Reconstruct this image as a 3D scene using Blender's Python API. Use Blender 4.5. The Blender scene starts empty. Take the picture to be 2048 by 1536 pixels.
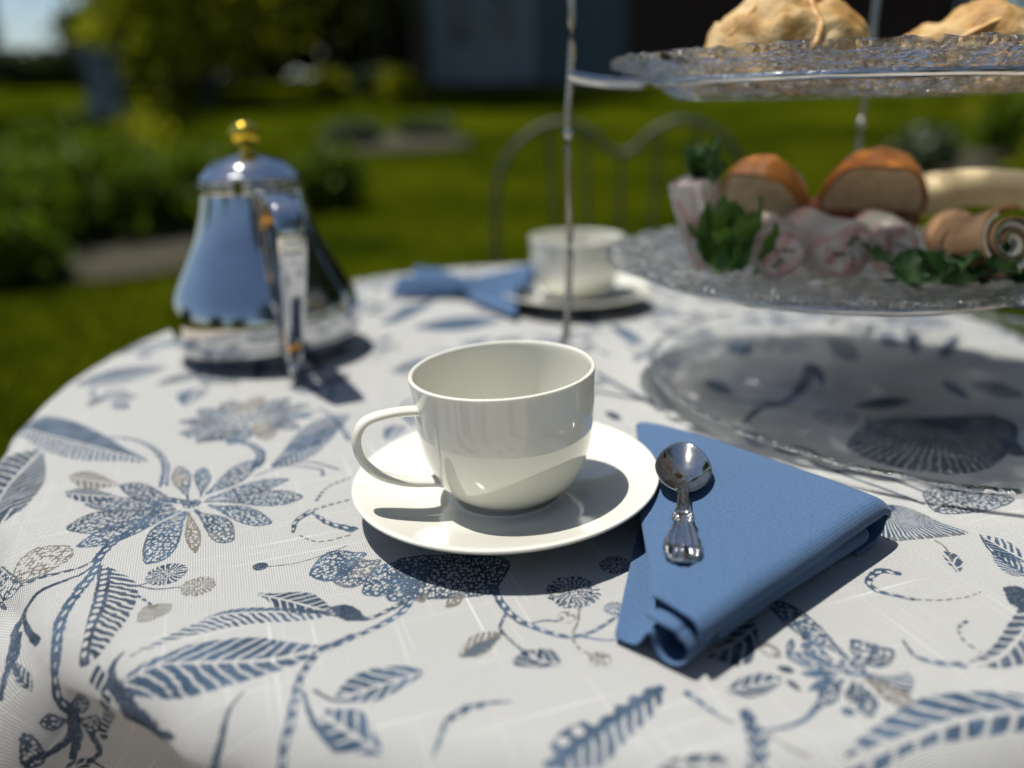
import bpy, bmesh, math, random
import numpy as np
from mathutils import Vector, Matrix, noise

S = bpy.context.scene
COL = S.collection
rad = math.radians
PI = math.pi
random.seed(7)

# ------------------------------------------------------------------ camera
TZ = 0.75                                    # height of the cloth on the table top
cam_d = bpy.data.cameras.new('camera')
cam_d.sensor_width = 36.0
cam_d.lens = 27.42
cam_d.clip_start = 0.02
cam_d.clip_end = 600
cam_d.dof.use_dof = True
cam_d.dof.focus_distance = 0.340
cam_d.dof.aperture_fstop = 2.6
cam = bpy.data.objects.new('camera', cam_d)
COL.objects.link(cam)
cam.location = (0, 0, TZ + 0.183)
cam.rotation_euler = (Matrix.Rotation(rad(90 - 19.5), 4, 'X') @ Matrix.Rotation(rad(-1.0), 4, 'Z')).to_euler()
S.camera = cam

# ------------------------------------------------------------------ sky and sun
SUN_TO = Vector((-0.28, 0.16, 1.0)).normalized()      # towards the sun
elev = math.asin(SUN_TO.z)
azim = math.atan2(SUN_TO.x, SUN_TO.y)
W = bpy.data.worlds.new('World')
S.world = W
W.use_nodes = True
nt = W.node_tree
for n in list(nt.nodes):
    nt.nodes.remove(n)
wo = nt.nodes.new('ShaderNodeOutputWorld')
bg = nt.nodes.new('ShaderNodeBackground')
sky = nt.nodes.new('ShaderNodeTexSky')
sky.sky_type = 'NISHITA'
sky.sun_disc = False
sky.sun_elevation = elev
sky.sun_rotation = azim
sky.altitude = 50
sky.air_density = 1.0
sky.dust_density = 0.6
sky.ozone_density = 1.0
bg.inputs['Strength'].default_value = 0.075
nt.links.new(sky.outputs[0], bg.inputs['Color'])
nt.links.new(bg.outputs[0], wo.inputs['Surface'])

sun_d = bpy.data.lights.new('sun', 'SUN')
sun_d.energy = 5.0
sun_d.angle = rad(0.5)
sun_d.color = (1.0, 0.955, 0.87)
sun = bpy.data.objects.new('sun', sun_d)
COL.objects.link(sun)
sun.rotation_euler = SUN_TO.to_track_quat('Z', 'Y').to_euler()
sun.location = (-3, 2, 9)

vs = S.view_settings
vs.view_transform = 'Standard'
vs.look = 'None'
vs.exposure = 0.40
vs.gamma = 1.0
vs.use_curve_mapping = False
S.render.engine = 'CYCLES'
S.cycles.use_denoising = True
S.cycles.max_bounces = 10
S.cycles.transparent_max_bounces = 24
S.cycles.sample_clamp_indirect = 6.0
S.cycles.sample_clamp_direct = 24.0

# ------------------------------------------------------------------ helpers
def tag(o, label=None, cat=None, group=None, kind=None):
    if label: o['label'] = label
    if cat: o['category'] = cat
    if group: o['group'] = group
    if kind: o['kind'] = kind
    return o

def empty(name, loc, rz=0.0):
    o = bpy.data.objects.new(name, None)
    COL.objects.link(o)
    o.location = loc
    o.rotation_euler = (0, 0, rz)
    o.empty_display_size = 0.05
    return o

def mesh_obj(name, verts, faces, m=None, parent=None, smooth=True, loc=None):
    me = bpy.data.meshes.new(name)
    me.from_pydata([tuple(v) for v in verts], [], faces)
    if smooth:
        me.polygons.foreach_set('use_smooth', [True] * len(me.polygons))
    me.update()
    o = bpy.data.objects.new(name, me)
    COL.objects.link(o)
    if m is not None: me.materials.append(m)
    if parent is not None: o.parent = parent
    if loc is not None: o.location = loc
    return o

def quads_obj(name, V, m, parent=None, kind=None, k=4):
    """V: (n, k, 3) array of separate faces."""
    V = np.asarray(V, dtype=np.float32)
    n = V.shape[0]
    me = bpy.data.meshes.new(name)
    me.vertices.add(n * k)
    me.vertices.foreach_set('co', V.reshape(-1))
    me.loops.add(n * k)
    me.loops.foreach_set('vertex_index', np.arange(n * k, dtype=np.int32))
    me.polygons.add(n)
    me.polygons.foreach_set('loop_start', np.arange(0, n * k, k, dtype=np.int32))
    me.polygons.foreach_set('loop_total', np.full(n, k, dtype=np.int32))
    me.update(calc_edges=True)
    me.materials.append(m)
    o = bpy.data.objects.new(name, me)
    COL.objects.link(o)
    if parent is not None: o.parent = parent
    if kind: o['kind'] = kind
    return o

def lathe(profile, n=64, fn=None):
    """profile: list of (r, z), r may be 0 at the ends."""
    V, F = [], []
    rows = []
    for (r, z) in profile:
        if r < 1e-6:
            rows.append([len(V)]); V.append((0, 0, z))
        else:
            idx = []
            for k in range(n):
                a = 2 * PI * k / n
                p = (r * math.cos(a), r * math.sin(a), z)
                if fn: p = fn(p, r, a, z)
                idx.append(len(V)); V.append(p)
            rows.append(idx)
    for a, b in zip(rows[:-1], rows[1:]):
        if len(a) == 1 and len(b) == 1: continue
        if len(a) == 1:
            for k in range(n): F.append((a[0], b[(k + 1) % n], b[k]))
        elif len(b) == 1:
            for k in range(n): F.append((a[k], a[(k + 1) % n], b[0]))
        else:
            for k in range(n): F.append((a[k], a[(k + 1) % n], b[(k + 1) % n], b[k]))
    return V, F

def catmull(P, sub=6, closed=False):
    P = [Vector(p) for p in P]
    n = len(P)
    out = []
    rng = range(n) if closed else range(n - 1)
    for i in rng:
        if closed:
            p0, p1, p2, p3 = P[(i - 1) % n], P[i], P[(i + 1) % n], P[(i + 2) % n]
        else:
            p0, p1, p2, p3 = P[max(i - 1, 0)], P[i], P[i + 1], P[min(i + 2, n - 1)]
        for j in range(sub):
            t = j / sub
            out.append(0.5 * ((2 * p1) + (p2 - p0) * t + (2 * p0 - 5 * p1 + 4 * p2 - p3) * t * t + (3 * p1 - p0 - 3 * p2 + p3) * t ** 3))
    if not closed: out.append(P[-1])
    return out

def tube(P, r, n=10, up=(0, 0, 1), caps=True, closed=False):
    """Sweep an ellipse along P. r: float, (ru, rv), or function of s in 0..1 giving either."""
    P = [Vector(p) for p in P]
    V, F = [], []
    up = Vector(up)
    m = len(P)
    for i, p in enumerate(P):
        if closed: t = P[(i + 1) % m] - P[i - 1]
        else: t = P[min(i + 1, m - 1)] - P[max(i - 1, 0)]
        t.normalize()
        side = t.cross(up)
        if side.length < 1e-4: side = t.cross(Vector((1, 0, 0)))
        side.normalize()
        nn = side.cross(t).normalized()
        q = r(i / max(m - 1, 1)) if callable(r) else r
        ru, rv = q if isinstance(q, (tuple, list)) else (q, q)
        for k in range(n):
            a = 2 * PI * k / n
            V.append(p + side * (ru * math.cos(a)) + nn * (rv * math.sin(a)))
    last = m if closed else m - 1
    for i in range(last):
        j = (i + 1) % m
        for k in range(n):
            k2 = (k + 1) % n
            F.append((i * n + k, i * n + k2, j * n + k2, j * n + k))
    if caps and not closed:
        F.append(tuple(reversed(range(n))))
        F.append(tuple(range((m - 1) * n, m * n)))
    return V, F

def join(*vf):
    V, F = [], []
    for v, f in vf:
        o = len(V)
        V += [tuple(q) for q in v]
        F += [tuple(i + o for i in g) for g in f]
    return V, F

def box(x0, x1, y0, y1, z0, z1):
    V = [(x0, y0, z0), (x1, y0, z0), (x1, y1, z0), (x0, y1, z0), (x0, y0, z1), (x1, y0, z1), (x1, y1, z1), (x0, y1, z1)]
    F = [(0, 3, 2, 1), (4, 5, 6, 7), (0, 1, 5, 4), (1, 2, 6, 5), (2, 3, 7, 6), (3, 0, 4, 7)]
    return V, F

def blob(rx, ry, rz, amp=0.1, freq=3.0, seed=0, sub=4, flat=None):
    bm = bmesh.new()
    bmesh.ops.create_icosphere(bm, subdivisions=sub, radius=1.0)
    off = Vector((seed * 3.1, seed * 1.7, seed * 5.3))
    for v in bm.verts:
        c = v.co.copy()
        d = noise.fractal(c * freq * 0.5 + off, 1.0, 2.0, 3)
        c *= 1 + amp * d
        c = Vector((c.x * rx, c.y * ry, c.z * rz))
        if flat is not None and c.z < flat: c.z = flat + (c.z - flat) * 0.08
        v.co = c
    V = [v.co.copy() for v in bm.verts]
    F = [tuple(v.index for v in f.verts) for f in bm.faces]
    bm.free()
    return V, F

# ------------------------------------------------------------------ materials
def new_mat(name):
    m = bpy.data.materials.new(name)
    m.use_nodes = True
    n = m.node_tree
    p = n.nodes['Principled BSDF']
    return m, n, p

def setp(p, **k):
    for a, v in k.items():
        p.inputs[a.replace('_', ' ')].default_value = v

def nd(n, t, **k):
    x = n.nodes.new(t)
    for a, v in k.items(): setattr(x, a, v)
    return x

def ramp(n, stops, interp='LINEAR'):
    r = n.nodes.new('ShaderNodeValToRGB')
    r.color_ramp.interpolation = interp
    e = r.color_ramp.elements
    while len(e) > 1: e.remove(e[-1])
    e[0].position, e[0].color = stops[0][0], (*stops[0][1], 1)
    for pos, c in stops[1:]:
        q = e.new(pos); q.color = (*c, 1)
    return r

def noise_mat(name, stops, scale=10.0, rough=0.6, bump=0.0, bscale=None, detail=4, coords='Object', spec=0.5, dist=0.002, rough_var=0.0, **k):
    m, n, p = new_mat(name)
    tc = nd(n, 'ShaderNodeTexCoord')
    ns = nd(n, 'ShaderNodeTexNoise')
    ns.inputs['Scale'].default_value = scale
    ns.inputs['Detail'].default_value = detail
    n.links.new(tc.outputs[coords], ns.inputs['Vector'])
    r = ramp(n, stops)
    n.links.new(ns.outputs['Fac'], r.inputs['Fac'])
    n.links.new(r.outputs['Color'], p.inputs['Base Color'])
    p.inputs['Roughness'].default_value = rough
    p.inputs['Specular IOR Level'].default_value = spec
    if rough_var:
        mr = nd(n, 'ShaderNodeMapRange')
        mr.inputs['To Min'].default_value = rough - rough_var
        mr.inputs['To Max'].default_value = rough + rough_var
        n.links.new(ns.outputs['Fac'], mr.inputs['Value'])
        n.links.new(mr.outputs[0], p.inputs['Roughness'])
    if bump:
        b = nd(n, 'ShaderNodeBump')
        b.inputs['Strength'].default_value = bump
        b.inputs['Distance'].default_value = dist
        n2 = nd(n, 'ShaderNodeTexNoise')
        n2.inputs['Scale'].default_value = bscale or scale * 3
        n2.inputs['Detail'].default_value = 5
        n.links.new(tc.outputs[coords], n2.inputs['Vector'])
        n.links.new(n2.outputs['Fac'], b.inputs['Height'])
        n.links.new(b.outputs['Normal'], p.inputs['Normal'])
    setp(p, **k)
    return m

def leaf_mat(name, dark, light, scale=1.2, trans=0.35, rough=0.45, spec=0.3):
    """Diffuse and translucent leaf, colour varied from clump to clump and leaf to leaf."""
    m, n, p = new_mat(name)
    tc = nd(n, 'ShaderNodeTexCoord')
    ns = nd(n, 'ShaderNodeTexNoise'); ns.inputs['Scale'].default_value = scale; ns.inputs['Detail'].default_value = 5
    n.links.new(tc.outputs['Object'], ns.inputs['Vector'])
    r = ramp(n, [(0.3, dark), (0.68, light)])
    n.links.new(ns.outputs['Fac'], r.inputs['Fac'])
    n.links.new(r.outputs['Color'], p.inputs['Base Color'])
    p.inputs['Roughness'].default_value = rough
    p.inputs['Specular IOR Level'].default_value = spec
    tr = nd(n, 'ShaderNodeBsdfTranslucent')
    n.links.new(r.outputs['Color'], tr.inputs['Color'])
    mx = nd(n, 'ShaderNodeMixShader'); mx.inputs['Fac'].default_value = trans
    n.links.new(p.outputs[0], mx.inputs[1]); n.links.new(tr.outputs[0], mx.inputs[2])
    n.links.new(mx.outputs[0], n.nodes['Material Output'].inputs['Surface'])
    return m

M = {}
# bone china
m, n, p = new_mat('bone_china')
tc = nd(n, 'ShaderNodeTexCoord')
ns = nd(n, 'ShaderNodeTexNoise'); ns.inputs['Scale'].default_value = 25.0
n.links.new(tc.outputs['Object'], ns.inputs['Vector'])
r = ramp(n, [(0.3, (0.628, 0.620, 0.552)), (0.7, (0.658, 0.650, 0.584))])
n.links.new(ns.outputs['Fac'], r.inputs['Fac'])
n.links.new(r.outputs['Color'], p.inputs['Base Color'])
setp(p, Roughness=0.03, IOR=1.62)
p.inputs['Coat Weight'].default_value = 0.6
p.inputs['Coat Roughness'].default_value = 0.02
p.inputs['Subsurface Weight'].default_value = 0.12
p.inputs['Subsurface Radius'].default_value = (0.006, 0.0055, 0.0035)
p.inputs['Subsurface Scale'].default_value = 1.0
n2 = nd(n, 'ShaderNodeTexNoise'); n2.inputs['Scale'].default_value = 60.0
n.links.new(tc.outputs['Object'], n2.inputs['Vector'])
b = nd(n, 'ShaderNodeBump'); b.inputs['Strength'].default_value = 0.06; b.inputs['Distance'].default_value = 0.0006
n.links.new(n2.outputs['Fac'], b.inputs['Height']); n.links.new(b.outputs['Normal'], p.inputs['Normal'])
M['china'] = m

def metal(name, c0, c1, rough=0.08, bump=0.0, scale=40):
    m, n, p = new_mat(name)
    tc = nd(n, 'ShaderNodeTexCoord')
    ns = nd(n, 'ShaderNodeTexNoise'); ns.inputs['Scale'].default_value = scale; ns.inputs['Detail'].default_value = 6
    n.links.new(tc.outputs['Object'], ns.inputs['Vector'])
    r = ramp(n, [(0.35, c0), (0.65, c1)])
    n.links.new(ns.outputs['Fac'], r.inputs['Fac'])
    n.links.new(r.outputs['Color'], p.inputs['Base Color'])
    mr = nd(n, 'ShaderNodeMapRange'); mr.inputs['To Min'].default_value = rough * 0.6; mr.inputs['To Max'].default_value = rough * 1.6
    n.links.new(ns.outputs['Fac'], mr.inputs['Value']); n.links.new(mr.outputs[0], p.inputs['Roughness'])
    p.inputs['Metallic'].default_value = 1.0
    if bump:
        b = nd(n, 'ShaderNodeBump'); b.inputs['Strength'].default_value = bump; b.inputs['Distance'].default_value = 0.0008
        n.links.new(ns.outputs['Fac'], b.inputs['Height']); n.links.new(b.outputs['Normal'], p.inputs['Normal'])
    return m
M['steel'] = metal('polished_steel', (0.50, 0.51, 0.52), (0.58, 0.59, 0.60), 0.05)
M['silver'] = metal('silver_plate', (0.50, 0.48, 0.44), (0.62, 0.60, 0.57), 0.085, 0.10, 240)
M['gold'] = metal('gilt_brass', (0.80, 0.55, 0.05), (0.86, 0.62, 0.08), 0.12)
M['copper'] = metal('copper_rivet', (0.70, 0.33, 0.06), (0.8, 0.42, 0.1), 0.2)
M['nickel'] = metal('aged_nickel', (0.36, 0.35, 0.34), (0.5, 0.49, 0.47), 0.22)
M['iron'] = noise_mat('painted_iron', [(0.3, (0.035, 0.045, 0.045)), (0.7, (0.06, 0.07, 0.07))], 30, 0.45, 0.2)

# textured clear glass: thin pressed glass that both lets light straight through and bends it
def glass(name, clear, tint, rough=0.03, bscale=240.0, bump=1.0, bd=0.0030, spread=0.5, cell=60.0):
    m, n, p = new_mat(name)
    tc = nd(n, 'ShaderNodeTexCoord')
    vo = nd(n, 'ShaderNodeTexVoronoi'); vo.inputs['Scale'].default_value = bscale
    n.links.new(tc.outputs['Object'], vo.inputs['Vector'])
    b = nd(n, 'ShaderNodeBump'); b.inputs['Strength'].default_value = bump; b.inputs['Distance'].default_value = bd
    n.links.new(vo.outputs['Distance'], b.inputs['Height'])
    setp(p, Roughness=rough, IOR=1.48)
    p.inputs['Base Color'].default_value = (*tint, 1)
    p.inputs['Transmission Weight'].default_value = 1.0
    n.links.new(b.outputs['Normal'], p.inputs['Normal'])
    tr = nd(n, 'ShaderNodeBsdfTransparent'); tr.inputs['Color'].default_value = (*tint, 1)
    mx = nd(n, 'ShaderNodeMixShader')
    v2 = nd(n, 'ShaderNodeTexVoronoi'); v2.inputs['Scale'].default_value = cell  # clear cells set in to dapple the shadow below, standing for focused light
    n.links.new(tc.outputs['Object'], v2.inputs['Vector'])
    mr = nd(n, 'ShaderNodeMapRange'); mr.inputs['From Min'].default_value = 0.22; mr.inputs['From Max'].default_value = 0.55
    mr.inputs['To Min'].default_value = min(0.96, clear * 2.0); mr.inputs['To Max'].default_value = clear * spread
    n.links.new(v2.outputs['Distance'], mr.inputs['Value']); n.links.new(mr.outputs[0], mx.inputs['Fac'])
    n.links.new(p.outputs[0], mx.inputs[1]); n.links.new(tr.outputs[0], mx.inputs[2])
    n.links.new(mx.outputs[0], n.nodes['Material Output'].inputs['Surface'])
    return m
M['glass'] = glass('pressed_glass', 0.52, (0.965, 0.97, 0.965), 0.08, 210.0, 1.0, 0.0045, 0.2, 62.0)
M['glass_clear'] = glass('clear_glass', 0.86, (0.99, 0.99, 0.99), 0.01, 45.0, 0.3, 0.003, 1.0, 40.0)

# woven cotton for the napkins
def weave_bump(n, p, vec, pitch, strength, dist, warp=0.25):
    """Plain weave from two crossed wave textures; returns height socket."""
    w = []
    for d in ('X', 'Y'):
        t = nd(n, 'ShaderNodeTexWave'); t.wave_type = 'BANDS'; t.bands_direction = d; t.wave_profile = 'SIN'
        t.inputs['Scale'].default_value = 0.314159 / pitch
        t.inputs['Distortion'].default_value = warp
        t.inputs['Detail'].default_value = 1.0
        t.inputs['Detail Scale'].default_value = 3.0
        n.links.new(vec, t.inputs['Vector'])
        w.append(t.outputs['Fac'])
    mu = nd(n, 'ShaderNodeMath', operation='MULTIPLY')
    n.links.new(w[0], mu.inputs[0]); n.links.new(w[1], mu.inputs[1])
    b = nd(n, 'ShaderNodeBump'); b.inputs['Strength'].default_value = strength; b.inputs['Distance'].default_value = dist
    n.links.new(mu.outputs[0], b.inputs['Height'])
    n.links.new(b.outputs['Normal'], p.inputs['Normal'])
    return mu.outputs[0]

m, n, p = new_mat('blue_cotton')
tc = nd(n, 'ShaderNodeTexCoord')
h = weave_bump(n, p, tc.outputs['UV'], 0.00118, 0.16, 0.0006, 0.8)
ns = nd(n, 'ShaderNodeTexNoise'); ns.inputs['Scale'].default_value = 700.0; ns.inputs['Detail'].default_value = 3
n.links.new(tc.outputs['UV'], ns.inputs['Vector'])
ad = nd(n, 'ShaderNodeMath', operation='MULTIPLY_ADD'); ad.inputs[1].default_value = 0.8
n.links.new(h, ad.inputs[0]); n.links.new(ns.outputs['Fac'], ad.inputs[2])
r = ramp(n, [(0.35, (0.036, 0.077, 0.155)), (1.0, (0.070, 0.127, 0.228))])
n.links.new(ad.outputs[0], r.inputs['Fac'])
n.links.new(r.outputs['Color'], p.inputs['Base Color'])
setp(p, Roughness=0.85)
p.inputs['Specular IOR Level'].default_value = 0.2
p.inputs['Sheen Weight'].default_value = 0.15
p.inputs['Sheen Roughness'].default_value = 0.4
M['cotton'] = m

# ------------------------------------------------------------------ tablecloth print (drawn in code, in metres on the flat cloth)
PX0, PY0, PSZ, PN = -0.44, 0.06, 0.92, 4096
PIX = PSZ / PN
ink = np.zeros((PN, PN), np.float32)        # ink density
hue = np.zeros((PN, PN), np.float32)        # 0 navy .. 1 mid blue
tau = np.zeros((PN, PN), np.float32)        # 1 where the ink is taupe
prng = np.random.default_rng(11)
_lo = prng.random((140, 140)).astype(np.float32)
_hi = prng.random((1024, 1024)).astype(np.float32)

def _bil(a, x, y):
    n = a.shape[0]
    x = np.mod(x, n - 1.001); y = np.mod(y, n - 1.001)
    i = x.astype(np.int32); j = y.astype(np.int32)
    fx = x - i; fy = y - j
    fx = fx * fx * (3 - 2 * fx); fy = fy * fy * (3 - 2 * fy)
    return (a[j, i] * (1 - fx) + a[j, i + 1] * fx) * (1 - fy) + (a[j + 1, i] * (1 - fx) + a[j + 1, i + 1] * fx) * fy

def _grid(x0, y0, x1, y1):
    i0 = max(int((x0 - PX0) / PIX) - 6, 0); i1 = min(int((x1 - PX0) / PIX) + 7, PN)
    j0 = max(int((y0 - PY0) / PIX) - 6, 0); j1 = min(int((y1 - PY0) / PIX) + 7, PN)
    if i1 <= i0 or j1 <= j0: return None
    X, Y = np.meshgrid(PX0 + (np.arange(i0, i1) + 0.5) * PIX, PY0 + (np.arange(j0, j1) + 0.5) * PIX)
    return (slice(j0, j1), slice(i0, i1)), X.astype(np.float32), Y.astype(np.float32)

def _spine(P, X, Y):
    """arc length s, signed side t, distance and total length for a polyline."""
    best = np.full(X.shape, 1e9, np.float32); S_ = np.zeros_like(best); T_ = np.zeros_like(best)
    L = 0.0
    for (a, b) in zip(P[:-1], P[1:]):
        dx, dy = b[0] - a[0], b[1] - a[1]
        l = math.hypot(dx, dy)
        if l < 1e-7: continue
        ux, uy = dx / l, dy / l
        rx, ry = X - a[0], Y - a[1]
        q = np.clip(rx * ux + ry * uy, 0, l)
        ex, ey = rx - q * ux, ry - q * uy
        d = np.sqrt(ex * ex + ey * ey)
        mk = d < best
        best[mk] = d[mk]; S_[mk] = (L + q)[mk]; T_[mk] = (ux * ry - uy * rx)[mk]
        L += l
    return S_, T_, best, L

def _smooth2(P, sub=5, closed=False):
    return [(v.x, v.y) for v in catmull([(a[0], a[1], 0) for a in P], sub, closed)]

def _polysdf(P, X, Y):
    ins = np.zeros(X.shape, bool); d = np.full(X.shape, 1e9, np.float32)
    n = len(P)
    for k in range(n):
        x0, y0 = P[k]; x1, y1 = P[(k + 1) % n]
        dx, dy = x1 - x0, y1 - y0
        l2 = dx * dx + dy * dy
        if l2 < 1e-14: continue
        q = np.clip(((X - x0) * dx + (Y - y0) * dy) / l2, 0, 1)
        e = (X - x0 - q * dx) ** 2 + (Y - y0 - q * dy) ** 2
        d = np.minimum(d, e)
        if abs(dy) > 1e-12:
            c = ((y0 > Y) != (y1 > Y)) & (X < (x1 - x0) * (Y - y0) / dy + x0)
            ins ^= c
    d = np.sqrt(d)
    return np.where(ins, -d, d)          # negative inside

def _put(sl, a, X, Y, col):
    a = np.clip(a, 0, 1).astype(np.float32)
    var = _bil(_lo, X * 130 + 9, Y * 130 + 5); fine = _bil(_hi, X * 1500, Y * 1500)
    dens = np.clip(0.97 - 0.22 * (fine > 0.84) - 0.22 * var * fine, 0.3, 1)
    k = ink[sl]; nw = a * dens
    up = nw > k
    k[up] = nw[up]
    h_ = hue[sl]; t_ = tau[sl]
    base = {'n': 0.05, 'b': 0.55, 'm': 0.35, 't': 0.1}[col]
    hv = np.clip(base + 0.75 * (var - 0.45), 0, 1)
    tv = np.clip((0.95 if col == 't' else (0.0 if col != 'm' else 2.2 * (var - 0.52))), 0, 1) * np.ones_like(X)
    h_[up] = hv[up]; t_[up] = tv[up]

def _dots(X, Y, cell, jit=0.75, size=0.36, stretch=1.0, ang=0.0):
    """1 inside scattered white flecks."""
    c, s = math.cos(ang), math.sin(ang)
    U = (X * c + Y * s) / (cell * stretch); V = (-X * s + Y * c) / cell
    i = np.floor(U).astype(np.int32); j = np.floor(V).astype(np.int32)
    out = np.full(X.shape, 9.0, np.float32)
    for di in (-1, 0, 1):
        for dj in (-1, 0, 1):
            a = np.mod((i + di) * 7 + (j + dj) * 131, 1021); b_ = np.mod((i + di) * 211 + (j + dj) * 17, 1019)
            jx = _hi[a, b_]; jy = _hi[b_, a]; sz = 0.65 + 0.7 * _hi[np.mod(a + 300, 1021), b_]
            ex = U - (i + di + 0.5 + jit * (jx - 0.5)); ey = V - (j + dj + 0.5 + jit * (jy - 0.5))
            out = np.minimum(out, np.sqrt(ex * ex + ey * ey) / sz)
    return np.clip((size - out) * cell / PIX + 0.5, 0, 1)

def pr_poly(outline, spine, style='solid', col='b', k=1.0):
    P = _smooth2(outline, 4, True)
    xs = [a[0] for a in P]; ys = [a[1] for a in P]
    g = _grid(min(xs), min(ys), max(xs), max(ys))
    if g is None: return
    sl, X, Y = g
    rough = (_bil(_hi, X * 900, Y * 900) - 0.5) * 0.0007
    d = _polysdf(P, X, Y) + rough
    a = np.clip(0.5 - d / PIX, 0, 1)
    if style != 'solid':
        sp = _smooth2(spine, 5)
        s, t, dist, L = _spine(sp, X, Y)
        wob = (_bil(_lo, X * 300, Y * 300) - 0.5)
        if style == 'stripe':               # chevron veins with a clear midrib
            per = 0.0042 * k
            ph = (s + np.abs(t) * 1.05 + wob * 0.0016) / per
            line = np.abs(ph - np.round(ph)) * per
            gap = np.clip((0.00050 * k - line) / PIX + 0.5, 0, 1)
            rib = np.clip((0.0007 * k * (1 - 0.5 * s / L) - dist) / PIX + 0.5, 0, 1)
            a = a * (1 - gap) * (1 - rib)
        elif style == 'comb':               # thin separate strokes slanting off the midrib
            per = 0.0033 * k
            ph = (s + np.abs(t) * 1.25 + wob * 0.0014) / per
            line = np.abs(ph - np.round(ph)) * per
            a = a * np.clip((0.00105 * k - line) / PIX + 0.5, 0, 1)
            a = np.maximum(a, np.clip((0.0011 * k * (1 - s / L) - dist) / PIX + 0.5, 0, 1) * (d < 0))
        elif style == 'half':               # one side solid, the other combed
            per = 0.0038 * k
            ph = (s + np.abs(t) * 1.1 + wob * 0.0014) / per
            line = np.abs(ph - np.round(ph)) * per
            c1 = np.clip((0.0010 * k - line) / PIX + 0.5, 0, 1)
            a = np.where(t > 0, a * c1, a * (1 - np.clip((0.0003 - line) / PIX + 0.5, 0, 1) * 0.8))
            a = a * (1 - np.clip((0.0005 * k - dist) / PIX + 0.5, 0, 1))
        elif style == 'speckle':
            edge = np.clip((-d - 0.0007) / 0.0004, 0, 1)
            ang = math.atan2(spine[-1][1] - spine[0][1], spine[-1][0] - spine[0][0])
            a = a * (1 - _dots(X, Y, 0.0017 * k, 0.8, 0.32, 1.4, ang) * edge)
        elif style == 'net':
            edge = np.clip((-d - 0.0005) / 0.0003, 0, 1)
            ang = math.atan2(spine[-1][1] - spine[0][1], spine[-1][0] - spine[0][0])
            a = a * (1 - _dots(X, Y, 0.0023 * k, 0.6, 0.44, 1.3, ang) * edge)
        elif style == 'fan':                # strokes that radiate from the base
            bx, by = spine[0]; tx, ty = spine[-1]
            an = np.arctan2(Y - by, X - bx) - math.atan2(ty - by, tx - bx)
            an = (an + PI) % (2 * PI) - PI
            rr = np.sqrt((X - bx) ** 2 + (Y - by) ** 2)
            nsp = 26 / k
            ph = an * nsp / PI + wob * 0.5
            gapw = (0.22 if k > 0.75 else 0.20 if k > 0.55 else 0.11) + 0.10 * wob
            a = a * (1 - (np.abs(ph - np.round(ph)) < gapw) * np.clip((rr - 0.18 * L) / 0.001, 0, 1) * np.clip((-d) / 0.0004, 0, 1))
        elif style == 'beads2':             # beads close to the edge, combed blade beyond them
            per = 0.0042 * k
            ph = s / per
            bead = np.sqrt(((ph - np.floor(ph) - 0.5) * per) ** 2 + (t - 0.0024 * k) ** 2)
            per2 = 0.0034 * k
            ph2 = (s - t * 0.75 + wob * 0.0014) / per2
            line = np.abs(ph2 - np.round(ph2)) * per2
            comb = np.clip((0.00072 * k - line) / PIX + 0.5, 0, 1) * (t > 0.0052 * k)
            a = a * (1 - np.clip((0.0013 * k - bead) / PIX + 0.5, 0, 1)) * (1 - comb)
        elif style == 'beads':              # row of clear beads along one edge, comb on the other
            per = 0.0042 * k
            ph = s / per
            bead = np.sqrt(((ph - np.floor(ph) - 0.5) * per) ** 2 + (t - 0.0022 * k) ** 2)
            per2 = 0.0030 * k
            ph2 = (s - t * 0.9 + wob * 0.0012) / per2
            line = np.abs(ph2 - np.round(ph2)) * per2
            comb = np.clip((0.00055 * k - line) / PIX + 0.5, 0, 1) * (t < -0.0012 * k)
            a = a * (1 - np.clip((0.0013 * k - bead) / PIX + 0.5, 0, 1)) * (1 - comb)
    _put(sl, a, X, Y, col)

def pr_stem(P, w, style='solid', col='b'):
    """w: (start, end) half widths in metres."""
    P = _smooth2(P, 5)
    xs = [a[0] for a in P]; ys = [a[1] for a in P]; m_ = max(w) + 0.001
    g = _grid(min(xs) - m_, min(ys) - m_, max(xs) + m_, max(ys) + m_)
    if g is None: return
    sl, X, Y = g
    s, t, d, L = _spine(P, X, Y)
    wob = (_bil(_hi, X * 700, Y * 700) - 0.5)
    ww = (w[0] + (w[1] - w[0]) * s / L) * (1 + 0.5 * wob)
    a = np.clip((ww - d) / PIX + 0.5, 0, 1)
    if style == 'rope':
        per = 0.0055
        ph = s / per + t * 120
        fl = np.sqrt((((ph - np.floor(ph)) - 0.5) * per * 0.55) ** 2 + (t - 0.0003) ** 2)
        a = a * (1 - np.clip((np.minimum(0.00085, ww * 0.55) - fl) / PIX + 0.5, 0, 1))
    if style == 'dash':
        ph = s / 0.004
        a = a * (np.abs(ph - np.round(ph)) > 0.16)
    _put(sl, a, X, Y, col)

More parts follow.
